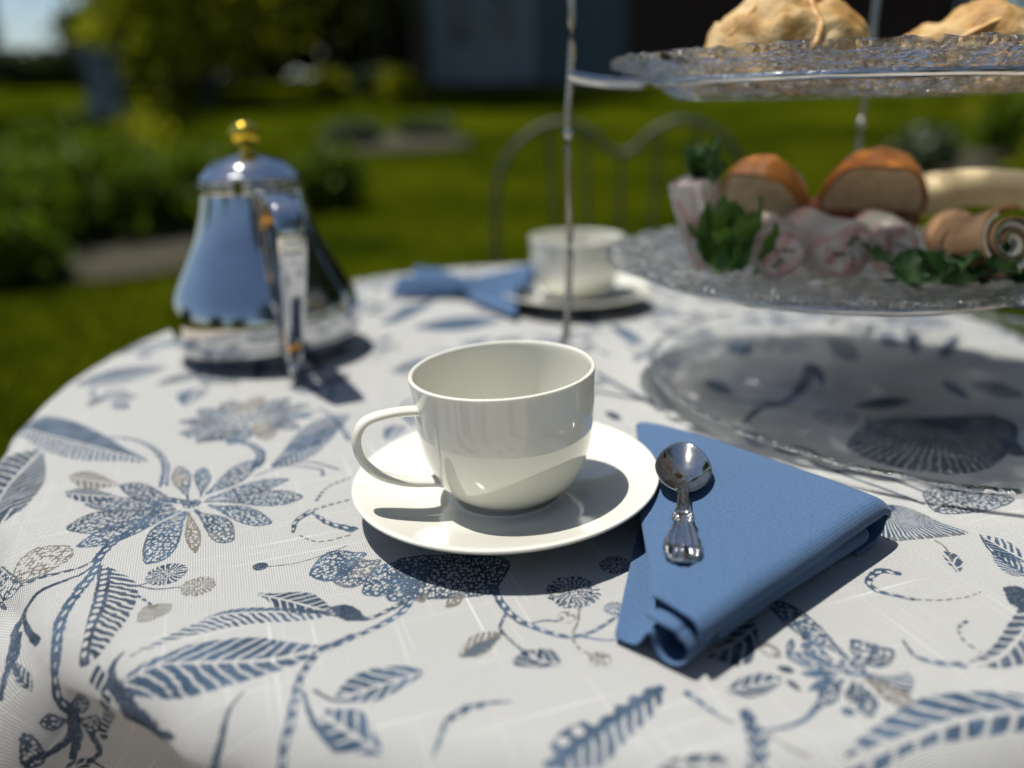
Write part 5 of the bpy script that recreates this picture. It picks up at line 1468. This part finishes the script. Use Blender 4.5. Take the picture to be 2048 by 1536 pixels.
# pinwheel wraps
def pinwheel(loc, r_, L, az, pitch, label):
    e = empty('pinwheel_wrap', loc); e.rotation_euler = (0, rad(-pitch), rad(az)); tag(e, label, 'wrap', 'pinwheel wraps on the lower plate')
    def spiral(r0, r1, turns, th, mt, nm, x0, x1, ph):
        V, F = [], []
        n_ = int(36 * turns)
        for i in range(n_ + 1):
            a = ph + 2 * PI * turns * i / n_
            rr_ = r0 + (r1 - r0) * i / n_
            for (x, d) in ((x0, th / 2), (x1, th / 2), (x1, -th / 2), (x0, -th / 2)):
                V.append((x, (rr_ + d) * math.cos(a), (rr_ + d) * math.sin(a)))
        for i in range(n_):
            for k in range(4):
                F.append((i * 4 + k, i * 4 + (k + 1) % 4, i * 4 + 4 + (k + 1) % 4, i * 4 + 4 + k))
        F.append((0, 1, 2, 3)); F.append((n_ * 4 + 3, n_ * 4 + 2, n_ * 4 + 1, n_ * 4))
        return mesh_obj(nm, V, F, M[mt], e, smooth=False)
    spiral(r_ * 0.18, r_ * 0.98, 2.3, r_ * 0.10, 'tortilla', 'wrap_sheet', 0, L, 0)
    spiral(r_ * 0.10, r_ * 0.88, 2.25, r_ * 0.20, 'cream', 'spread', 0.0014, L - 0.0014, -0.35)
    spiral(r_ * 0.14, r_ * 0.70, 1.8, r_ * 0.06, 'herb', 'leaf_layer', -0.0006, L + 0.0006, -0.9)
    return e
pinwheel((0.272, 0.462, LP + 0.018), 0.0170, 0.045, 74, 0, 'smaller pinwheel wrap lying on its side, second from the right end of the lower plate')
pinwheel((0.279, 0.432, LP + 0.0265), 0.0215, 0.030, 98, -22, 'large pinwheel wrap tilted to show its white spiral, right end of the lower plate')

# ------------------------------------------------------------------ ground
def gz(x, y):
    b = 0.1 * min(max(y - 4, 0), 18)
    return b + 0.03 * noise.noise(Vector((x * 0.35, y * 0.35, 0))) * min(1, max(0, (y - 2) / 3))
m, n, p = new_mat('lawn_grass')
tc = nd(n, 'ShaderNodeTexCoord')
n1 = nd(n, 'ShaderNodeTexNoise'); n1.inputs['Scale'].default_value = 0.9; n1.inputs['Detail'].default_value = 5
n2 = nd(n, 'ShaderNodeTexNoise'); n2.inputs['Scale'].default_value = 14.0; n2.inputs['Detail'].default_value = 6
for q in (n1, n2): n.links.new(tc.outputs['Object'], q.inputs['Vector'])
ad = nd(n, 'ShaderNodeMath', operation='MULTIPLY_ADD'); ad.inputs[1].default_value = 0.4
n.links.new(n2.outputs['Fac'], ad.inputs[0]); n.links.new(n1.outputs['Fac'], ad.inputs[2])
r = ramp(n, [(0.50, (0.010, 0.017, 0.001)), (0.68, (0.026, 0.035, 0.001)), (0.85, (0.040, 0.049, 0.0015))])
n.links.new(ad.outputs[0], r.inputs['Fac']); n.links.new(r.outputs['Color'], p.inputs['Base Color'])
b = nd(n, 'ShaderNodeBump'); b.inputs['Strength'].default_value = 0.6; b.inputs['Distance'].default_value = 0.03
n.links.new(n2.outputs['Fac'], b.inputs['Height']); n.links.new(b.outputs['Normal'], p.inputs['Normal'])
setp(p, Roughness=0.9); p.inputs['Specular IOR Level'].default_value = 0.0
M['lawn'] = m
xs = sorted(set(list(np.linspace(-90, -12, 14)) + list(np.linspace(-12, 12, 61)) + list(np.linspace(12, 90, 14))))
ys = sorted(set(list(np.linspace(-60, 0, 10)) + list(np.linspace(0, 24, 61)) + list(np.linspace(24, 160, 16))))
V = [(x, y, gz(x, y)) for y in ys for x in xs]
nx = len(xs)
F = [(j * nx + i, j * nx + i + 1, (j + 1) * nx + i + 1, (j + 1) * nx + i) for j in range(len(ys) - 1) for i in range(nx - 1)]
tag(mesh_obj('lawn', V, F, M['lawn']), kind='structure')

M['soil'] = noise_mat('brown_mulch', [(0.35, (0.018, 0.017, 0.006)), (0.65, (0.034, 0.029, 0.013))], 9, 0.95, 0.8, 40, dist=0.02)
def patch(name, cx_, cy_, rx, ry, seed):
    V, F = [], []
    for i in range(9):
        q = i / 8
        for k in range(40):
            a = 2 * PI * k / 40
            l = 1 + 0.2 * noise.noise(Vector((math.cos(a) * 1.3, math.sin(a) * 1.3, seed)))
            x, y = cx_ + rx * q * l * math.cos(a), cy_ + ry * q * l * math.sin(a)
            V.append((x, y, gz(x, y) + 0.016 + 0.05 * (1 - q * q) ** 0.5))
    for i in range(8):
        for k in range(40):
            F.append((i * 40 + k, (i + 1) * 40 + k, (i + 1) * 40 + (k + 1) % 40, i * 40 + (k + 1) % 40))
    return tag(mesh_obj(name, V, F, M['soil']), kind='structure')
patch('mulch_bed', -2.7, 5.3, 1.25, 0.95, 1)
patch('mulch_bed', -1.35, 9.6, 0.85, 0.7, 4)
patch('mulch_bed', 4.5, 7.6, 1.2, 0.7, 6)

# paved terrace below table and camera, unseen, added to bounce warm light up
M['paving'] = noise_mat('bounce_paving', [(0.3, (0.40, 0.33, 0.27)), (0.7, (0.52, 0.45, 0.38))], 3, 0.9, 0.4, 30, dist=0.004)
M['joint'] = noise_mat('bounce_joint', [(0.3, (0.20, 0.17, 0.14)), (0.7, (0.28, 0.24, 0.2))], 20, 0.95)
ter = mesh_obj('bounce_terrace', *box(-4.0, 4.0, -5.2, 1.25, -0.05, 0.012), M['joint'], smooth=False)
tag(ter, kind='structure')
slab0 = None
for i in range(10):
    for j in range(8):
        x, y = -3.98 + i * 0.8, -5.18 + j * 0.803
        if slab0 is None:
            slab0 = mesh_obj('bounce_slab', *box(0, 0.785, 0, 0.785, 0.0, 0.03), M['paving'], ter, smooth=False); c = slab0
        else:
            c = slab0.copy(); COL.objects.link(c)
        c.location = (x, y, 0.0)

# grass blades, nobody could count them
rg = np.random.default_rng(5)
N = 70000
yy = 1.3 + 9.2 * rg.random(N) ** 1.6
xx = (rg.random(N) * 2 - 1) * (0.8 + 0.72 * yy)
zz = 0.1 * np.maximum(yy - 4, 0)
ang = rg.random(N) * 2 * PI; hgt = 0.028 + 0.035 * rg.random(N); wd = 0.003 + 0.004 * rg.random(N)
le = 0.03 * rg.standard_normal((N, 2))
B = np.zeros((N, 3, 3), np.float32)
B[:, 0, 0] = xx - wd * np.cos(ang); B[:, 0, 1] = yy - wd * np.sin(ang); B[:, 0, 2] = zz - 0.02
B[:, 1, 0] = xx + wd * np.cos(ang); B[:, 1, 1] = yy + wd * np.sin(ang); B[:, 1, 2] = zz - 0.02
B[:, 2, 0] = xx + le[:, 0]; B[:, 2, 1] = yy + le[:, 1]; B[:, 2, 2] = zz + hgt
M['blade'] = leaf_mat('grass_blade', (0.014, 0.020, 0.0008), (0.035, 0.042, 0.001), 1.4, 0.3, 0.8, 0.03)
tag(quads_obj('grass_blades', B, M['blade'], k=3), kind='stuff')

# ------------------------------------------------------------------ trees and shrubs
M['bark'] = noise_mat('tree_bark', [(0.3, (0.02, 0.016, 0.012)), (0.7, (0.07, 0.055, 0.042))], 9, 0.95, 0.8, 20, dist=0.03)
M['leaf_bright'] = leaf_mat('bright_leaves', (0.15, 0.18, 0.005), (0.28, 0.29, 0.012), 0.8, 0.65, 0.6, 0.1)
M['leaf_mid'] = leaf_mat('mid_leaves', (0.042, 0.088, 0.003), (0.125, 0.175, 0.010), 0.8, 0.45, 0.6, 0.15)
M['leaf_dark'] = leaf_mat('dark_leaves', (0.012, 0.024, 0.003), (0.045, 0.062, 0.006), 0.8, 0.25)
M['leaf_grey'] = leaf_mat('grey_leaves', (0.035, 0.06, 0.02), (0.10, 0.13, 0.06), 3, 0.2)

def leaves(R, nclump, per, size, seed, lower=-0.75):
    """leaf quads in clumps spread through an ellipsoid crown of radii R."""
    g = np.random.default_rng(seed)
    out = []
    c = g.standard_normal((nclump, 3)); c /= np.linalg.norm(c, axis=1)[:, None]
    c[:, 2] = np.maximum(c[:, 2], lower)
    c *= (0.35 + 0.62 * g.random(nclump) ** 0.6)[:, None]
    c *= np.array(R) * 0.92
    cs = (0.16 + 0.20 * g.random(nclump))
    P = np.repeat(c, per, axis=0) + g.standard_normal((nclump * per, 3)) * (np.repeat(cs, per)[:, None] * np.array(R)[None, :] * 0.62)
    m_ = len(P)
    u = g.standard_normal((m_, 3)); u /= np.linalg.norm(u, axis=1)[:, None]
    w = g.standard_normal((m_, 3)); w -= (w * u).sum(1)[:, None] * u; w /= np.linalg.norm(w, axis=1)[:, None]
    s = size * (0.6 + 0.8 * g.random(m_))[:, None]
    Q = np.zeros((m_, 4, 3), np.float32)
    Q[:, 0] = P - u * s; Q[:, 1] = P + w * s * 0.45; Q[:, 2] = P + u * s; Q[:, 3] = P - w * s * 0.45
    return Q

def tree(name, loc, hb, R, mt, nclump, per, size, seed, label, tr=0.16, group=None, cat='tree'):
    """hb: height of the crown's centre."""
    x, y = loc
    e = empty(name, (x, y, gz(x, y) - 0.03)); tag(e, label, cat, group)
    g = random.Random(seed)
    P = catmull([(0, 0, 0), (0.04, 0.02, hb * 0.3), (-0.05, 0.03, hb * 0.7), (0.02, 0, hb + R[2] * 0.4)], 6)
    parts = [tube(P, lambda s: tr * (1.25 - 0.95 * s), 10)]
    for k in range(6):
        a = 2 * PI * k / 6 + g.random()
        z0 = hb * (0.55 + 0.35 * g.random())
        parts.append(tube(catmull([(0, 0, z0), (R[0] * 0.3 * math.cos(a), R[1] * 0.3 * math.sin(a), z0 + R[2] * 0.25), (R[0] * 0.7 * math.cos(a), R[1] * 0.7 * math.sin(a), hb + R[2] * 0.3 * g.random())], 5), lambda s: tr * 0.45 * (1.1 - s), 7))
    mesh_obj('trunk', *join(*parts), M['bark'], e)
    Q = leaves(R, nclump, per, size, seed)
    Q[:, :, 2] += hb
    quads_obj('crown', Q, M[mt], e)
    return e

def shrub(name, loc, R, mt, nclump, per, size, seed, label, group=None, cat='shrub'):
    x, y = loc
    e = empty(name, (x, y, gz(x, y))); tag(e, label, cat, group)
    parts = []
    g = random.Random(seed)
    for k in range(5):
        a = 2 * PI * k / 5 + g.random()
        parts.append(tube([(0.03 * math.cos(a), 0.03 * math.sin(a), -0.03), (R[0] * 0.3 * math.cos(a), R[1] * 0.3 * math.sin(a), R[2] * 0.7), (R[0] * 0.5 * math.cos(a), R[1] * 0.5 * math.sin(a), R[2] * 1.3)], lambda s: 0.014 * (1.2 - s), 6))
    mesh_obj('stem', *join(*parts), M['bark'], e)
    Q = leaves(R, nclump, per, size, seed, -0.9)
    Q[:, :, 2] = np.maximum(Q[:, :, 2] + R[2] * 0.95, 0.01)
    quads_obj('foliage', Q, M[mt], e)
    return e

# planting bed on the left
SH = [((-3.10, 5.05), (0.50, 0.42, 0.34), 'leaf_mid', 'leafy green shrub at the left edge of the picture in the mulch bed'),
      ((-2.55, 5.35), (0.46, 0.40, 0.36), 'leaf_mid', 'green shrub in the middle of the mulch bed left of the coffee pot'),
      ((-2.05, 5.50), (0.42, 0.36, 0.31), 'leaf_mid', 'green shrub directly behind the coffee pot lid at the right of the bed'),
      ((-3.35, 5.95), (0.55, 0.42, 0.36), 'leaf_mid', 'bushy green shrub behind the leftmost one in the bed'),
      ((-2.75, 6.05), (0.50, 0.42, 0.35), 'leaf_bright', 'sunlit yellowish shrub at the back of the left bed'),
      ((-1.45, 6.25), (0.34, 0.30, 0.22), 'leaf_mid', 'low green shrub on the lawn right of the coffee pot'),
      ((-2.85, 4.45), (0.30, 0.26, 0.20), 'leaf_mid', 'small low green plant at the front edge of the left mulch bed')]
for i, (l, R, mt, lab) in enumerate(SH):
    shrub('garden_shrub', l, R, mt, 60, 26, 0.05, 20 + i, lab, 'shrubs in the left bed')
for i, (l, R, mt, lab) in enumerate([((-1.75, 9.4), (0.30, 0.28, 0.14), 'leaf_grey', 'pale grey-green plant in the mulch patch behind the coffee pot'),
                                     ((-1.0, 9.9), (0.34, 0.28, 0.13), 'leaf_grey', 'pale grey-green plant on the right of the mulch patch before the house'),
                                     ((3.75, 7.3), (0.26, 0.24, 0.18), 'leaf_grey', 'pale dry plant right of the stand rod behind the buns'),
                                     ((4.45, 7.1), (0.50, 0.44, 0.34), 'leaf_mid', 'green shrub at the right edge above the flatbread'),
                                     ((5.0, 8.1), (0.60, 0.5, 0.42), 'leaf_bright', 'sunlit shrub at the far right under the upper plate'),
                                     ((4.2, 6.0), (0.40, 0.36, 0.28), 'leaf_bright', 'low sunlit plant at the right edge nearest the table'),
                                     ((-3.3, 15.2), (0.42, 0.40, 0.30), 'leaf_bright', 'small yellow-green plant in the shade left of the house'),
                                     ((-1.95, 15.4), (0.46, 0.40, 0.30), 'leaf_bright', 'small yellow-green plant beside the corner of the house'),
                                     ((-2.6, 15.8), (0.34, 0.34, 0.30), 'leaf_grey', 'pale grey plant between the two yellow-green ones by the house')]):
    shrub('garden_plant', l, R, mt, 34, 26, 0.06, 60 + i, lab)

tree('lawn_tree', (-5.2, 14.6), 2.3, (2.0, 1.5, 2.3), 'leaf_bright', 120, 34, 0.10, 101, 'sunlit yellow-green tree with foliage down to the lawn, above the coffee pot', 0.14)
tree('lawn_tree', (-3.7, 17.8), 3.0, (1.7, 1.5, 2.2), 'leaf_bright', 110, 36, 0.12, 102, 'yellow-green tree between the sunlit tree and the house', 0.2)
tree('lawn_tree', (-6.9, 17.2), 2.9, (1.8, 1.5, 2.3), 'leaf_bright', 110, 36, 0.12, 107, 'yellow-green tree behind the pale pillar, left of the sunlit tree', 0.18)
tree('shade_tree', (-8.3, 12.2), 5.9, (2.6, 2.2, 1.7), 'leaf_mid', 130, 44, 0.14, 103, 'dark-trunked tree at the left edge of the picture, crown above the frame', 0.24)
tree('shade_tree', (-2.6, 19.4), 6.6, (3.2, 2.6, 2.0), 'leaf_mid', 150, 46, 0.15, 104, 'tall tree whose crown shades the lawn beside the house', 0.27)
tree('shade_tree', (-1.6, 15.6), 6.2, (2.6, 1.8, 1.5), 'leaf_mid', 120, 40, 0.14, 105, 'tree with a high crown in front of the house corner', 0.17)
tree('shade_tree', (8.4, 13.0), 4.4, (2.8, 2.4, 2.4), 'leaf_dark', 130, 40, 0.15, 106, 'dark tree at the top right corner behind the upper plate', 0.22)
BT = [(-18.0, 28, 3.0, 'leaf_dark', 'dark tree of the far row at the left edge beside the gap of sky'),
      (-9.4, 23.5, 3.4, 'leaf_mid', 'green tree right of the bright gap of sky'),
      (-8.0, 22.0, 3.3, 'leaf_dark', 'dark tree of the far row behind the sunlit tree'),
      (-6.4, 23.5, 3.6, 'leaf_mid', 'green tree of the far row behind the tall shade tree'),
      (-3.2, 24.5, 3.6, 'leaf_dark', 'dark tree of the far row at the corner of the house'),
      (10.8, 21.0, 3.6, 'leaf_dark', 'dark tree of the far row right of the house'),
      (15.5, 23.0, 3.6, 'leaf_mid', 'green tree of the far row at the right edge')]
for i, (x, y, h_, mt, lab) in enumerate(BT):
    tree('background_tree', (x, y), h_, (2.6, 2.2, 3.2) if i else (1.2, 1.2, 3.2), mt, 120, 40, 0.20, 130 + i, lab, 0.22, 'trees at the far side of the garden')
for i, (x, y, lab) in enumerate([(-16.6, 24.5, 'dark low hedge bush below the bright gap of sky'), (-13.6, 22.2, 'dark hedge bush right of the gap of sky, beside the lawn'), (-10.8, 20.0, 'dark hedge bush behind the pale pillar'), (-8.2, 19.0, 'dark hedge bush left of the sunlit tree'), (-6.4, 20.5, 'dark hedge bush behind the sunlit tree'), (-4.6, 21.5, 'dark hedge bush between the two tall trunks'), (-2.9, 21.8, 'dark hedge bush against the corner of the house')]):
    shrub('hedge_bush', (x, y), (1.7, 1.1, 1.0 if x > -10 else 0.40), 'leaf_dark', 90, 40, 0.14, 160 + i, lab, 'dark hedge along the lawn')
# trees beside and behind the camera: they show only as reflections in the pot, the spoon and the glaze
for i, (x, y, h_, R) in enumerate([(5.0, 0.6, 3.6, (2.0, 2.0, 3.0)), (5.9, 3.3, 3.8, (1.8, 1.6, 3.2)), (8.6, 6.8, 4.4, (2.4, 2.0, 3.6)), (5.4, -3.4, 4.2, (2.4, 2.2, 3.6)), (2.9, -7.4, 4.4, (2.4, 1.8, 3.6)), (-8.5, -8.0, 2.2, (2.8, 2.0, 2.2)), (-4.0, -12.5, 2.6, (3.0, 2.0, 2.6)), (-12.0, 0.5, 1.6, (1.8, 2.4, 1.8))]):
    tree('garden_tree', (x, y), h_, R, 'leaf_dark', 110, 36, 0.14, 180 + i, 'leafy garden tree outside the picture on the camera side of the table', 0.18, 'trees on the camera side')

# pale pillar in the shade
pl = empty('stone_pillar', (-6.35, 13.2, gz(-6.35, 13.2)))
tag(pl, 'pale blue-grey stone pillar in the shade left of the sunlit tree', 'pillar')
M['stone'] = noise_mat('pale_stone', [(0.3, (0.14, 0.17, 0.18)), (0.7, (0.24, 0.27, 0.28))], 12, 0.9, 0.4, 40, dist=0.01)
for nm, q in (('plinth', box(-0.26, 0.26, -0.26, 0.26, -0.05, 0.16)), ('shaft', box(-0.19, 0.19, -0.19, 0.19, 0.16, 0.86)), ('cap', box(-0.25, 0.25, -0.25, 0.25, 0.86, 0.96))):
    o = mesh_obj(nm, *q, M['stone'], pl, smooth=False)
    bv = o.modifiers.new('b', 'BEVEL'); bv.width = 0.02; bv.segments = 2

# ------------------------------------------------------------------ house
M['siding'] = noise_mat('grey_siding', [(0.3, (0.060, 0.085, 0.098)), (0.7, (0.085, 0.115, 0.130))], 5, 0.7, 0.2, 30)
M['trim'] = noise_mat('grey_white_trim', [(0.3, (0.16, 0.20, 0.22)), (0.7, (0.21, 0.255, 0.275))], 8, 0.6)
M['brick'] = noise_mat('dark_brick', [(0.3, (0.030, 0.014, 0.010)), (0.7, (0.062, 0.030, 0.022))], 14, 0.9, 0.5, 30, dist=0.01)
M['mortar'] = noise_mat('grey_mortar', [(0.3, (0.05, 0.045, 0.04)), (0.7, (0.08, 0.072, 0.065))], 20, 0.95)
M['roof'] = noise_mat('slate_roof', [(0.3, (0.02, 0.02, 0.022)), (0.7, (0.05, 0.05, 0.055))], 8, 0.8)
m, n, p = new_mat('dark_window'); setp(p, Roughness=0.05); p.inputs['Base Color'].default_value = (0.012, 0.018, 0.02, 1)
tc = nd(n, 'ShaderNodeTexCoord'); ns = nd(n, 'ShaderNodeTexNoise'); ns.inputs['Scale'].default_value = 2.0
n.links.new(tc.outputs['Object'], ns.inputs['Vector']); b = nd(n, 'ShaderNodeBump'); b.inputs['Strength'].default_value = 0.03
n.links.new(ns.outputs['Fac'], b.inputs['Height']); n.links.new(b.outputs['Normal'], p.inputs['Normal'])
M['pane'] = m
hx, hy = 0.0, 17.4
house = empty('house', (hx, hy, gz(hx, hy) - 0.04))
tag(house, 'shaded house with pale door bay and dark brick wall beyond the lawn', 'house')
mesh_obj('wall', *box(2.45, 9.0, 0.0, 7.0, 0.0, 4.6), M['mortar'], house, smooth=False)
# near-lawn brick face as one built part: each brick proud of the mortar
bv_, bf_ = [], []
for row in range(30):
    z0 = 0.16 + row * 0.148
    x = 2.45 + (0.0 if row % 2 else 0.16)
    while x < 8.9:
        v, f = box(x, min(x + 0.30, 8.95), -0.018 - 0.008 * random.random(), 0.05, z0, z0 + 0.13)
        o_ = len(bv_); bv_ += v; bf_ += [tuple(i + o_ for i in g) for g in f]
        x += 0.32
o = mesh_obj('brick_face', bv_, bf_, M['brick'], house, smooth=False); o['kind'] = 'stuff'
mesh_obj('foundation', *box(-1.75, 9.05, -0.05, 6.9, -0.3, 0.14), M['mortar'], house, smooth=False)
mesh_obj('wall', *box(-1.70, 2.447, 0.02, 6.9, 0.14, 4.6), M['siding'], house, smooth=False)
bd = None
for k in range(22):
    z0 = 0.15 + k * 0.2
    if bd is None:
        V = [(0.62, -0.022, 0), (2.44, -0.022, 0), (2.44, 0.018, 0), (0.62, 0.018, 0), (0.62, -0.004, 0.195), (2.44, -0.004, 0.195), (2.44, 0.018, 0.195), (0.62, 0.018, 0.195)]
        bd = mesh_obj('clapboard', V, box(0, 1, 0, 1, 0, 1)[1], M['siding'], house, smooth=False); bd.location = (0, 0, z0)
    else:
        c = bd.copy(); COL.objects.link(c); c.location = (0, 0, z0)
# door bay
bay = mesh_obj('door_surround', *join(box(-1.60, -1.25, -0.14, 0.018, 0.14, 3.9), box(0.25, 0.60, -0.14, 0.018, 0.14, 3.9), box(-1.7, 0.68, -0.18, 0.018, 3.9, 4.3)), M['trim'], house, smooth=False)
for x0 in (-1.245, -0.496):
    d = mesh_obj('door', *join(box(x0, x0 + 0.742, -0.06, 0.018, 0.14, 0.9), box(x0, x0 + 0.16, -0.06, 0.018, 0.9, 3.2), box(x0 + 0.582, x0 + 0.742, -0.06, 0.018, 0.9, 3.2), box(x0, x0 + 0.742, -0.06, 0.018, 3.2, 3.88)), M['trim'], house, smooth=False)
    mesh_obj('pane', *box(x0 + 0.16, x0 + 0.582, -0.03, 0.0, 0.9, 3.2), M['pane'], d, smooth=False)
    mesh_obj('muntin', *join(box(x0 + 0.162, x0 + 0.58, -0.052, -0.031, 1.64, 1.69), box(x0 + 0.162, x0 + 0.58, -0.052, -0.031, 2.40, 2.45)), M['trim'], d, smooth=False)
V = [(-2.1, -0.5, 4.5), (9.4, -0.5, 4.5), (9.4, 7.4, 4.5), (-2.1, 7.4, 4.5), (-2.1, 3.45, 6.9), (9.4, 3.45, 6.9)]
mesh_obj('roof', V, [(0, 1, 5, 4), (2, 3, 4, 5), (1, 2, 5), (3, 0, 4), (3, 2, 1, 0)], M['roof'], house, smooth=False)

# ------------------------------------------------------------------ garden chair across the table
M['chair_paint'] = noise_mat('grey_green_iron', [(0.3, (0.022, 0.028, 0.016)), (0.7, (0.035, 0.042, 0.026))], 30, 0.6, 0.2)
ch = empty('garden_chair', (0.185, 1.20, 0))
tag(ch, 'dark wrought-iron garden chair with a double-arched back, behind the far side of the table', 'chair')
ztop = TZ + 0.156
P = catmull([(-0.200, 0.10, 0.02), (-0.203, 0.10, 0.46), (-0.207, 0.11, ztop - 0.14), (-0.190, 0.115, ztop - 0.055), (-0.145, 0.12, ztop - 0.010), (-0.095, 0.12, ztop + 0.004), (-0.050, 0.12, ztop - 0.012), (-0.022, 0.12, ztop - 0.038), (0.0, 0.12, ztop - 0.046), (0.022, 0.12, ztop - 0.038), (0.050, 0.12, ztop - 0.012), (0.095, 0.12, ztop + 0.004), (0.145, 0.12, ztop - 0.010), (0.190, 0.115, ztop - 0.055), (0.207, 0.11, ztop - 0.14), (0.203, 0.10, 0.46), (0.200, 0.10, 0.02)], 8)
mesh_obj('back_frame', *tube(P, 0.0054, 10), M['chair_paint'], ch)
for x in (-0.12, -0.06, 0.0, 0.06, 0.12):
    zt = ztop - (0.046 if abs(x) < 0.01 else 0.014 if abs(x) < 0.07 else 0.004)
    mesh_obj('back_bar', *tube(catmull([(x * 0.55, 0.105, 0.47), (x * 0.8, 0.112, 0.62), (x, 0.12, zt)], 6), 0.0036, 8), M['chair_paint'], ch)
seat_v, seat_f = lathe([(0, 0.455), (0.185, 0.455), (0.20, 0.460), (0.20, 0.468), (0.185, 0.472), (0, 0.470)], 40)
mesh_obj('seat', [(q[0], q[1] - 0.10, q[2]) for q in seat_v], seat_f, M['chair_paint'], ch)
for x in (-0.17, 0.17):
    mesh_obj('leg', *tube(catmull([(x * 0.8, -0.22, 0.458), (x * 1.05, -0.26, 0.25), (x * 1.1, -0.30, 0.01)], 6), 0.009, 8), M['chair_paint'], ch)
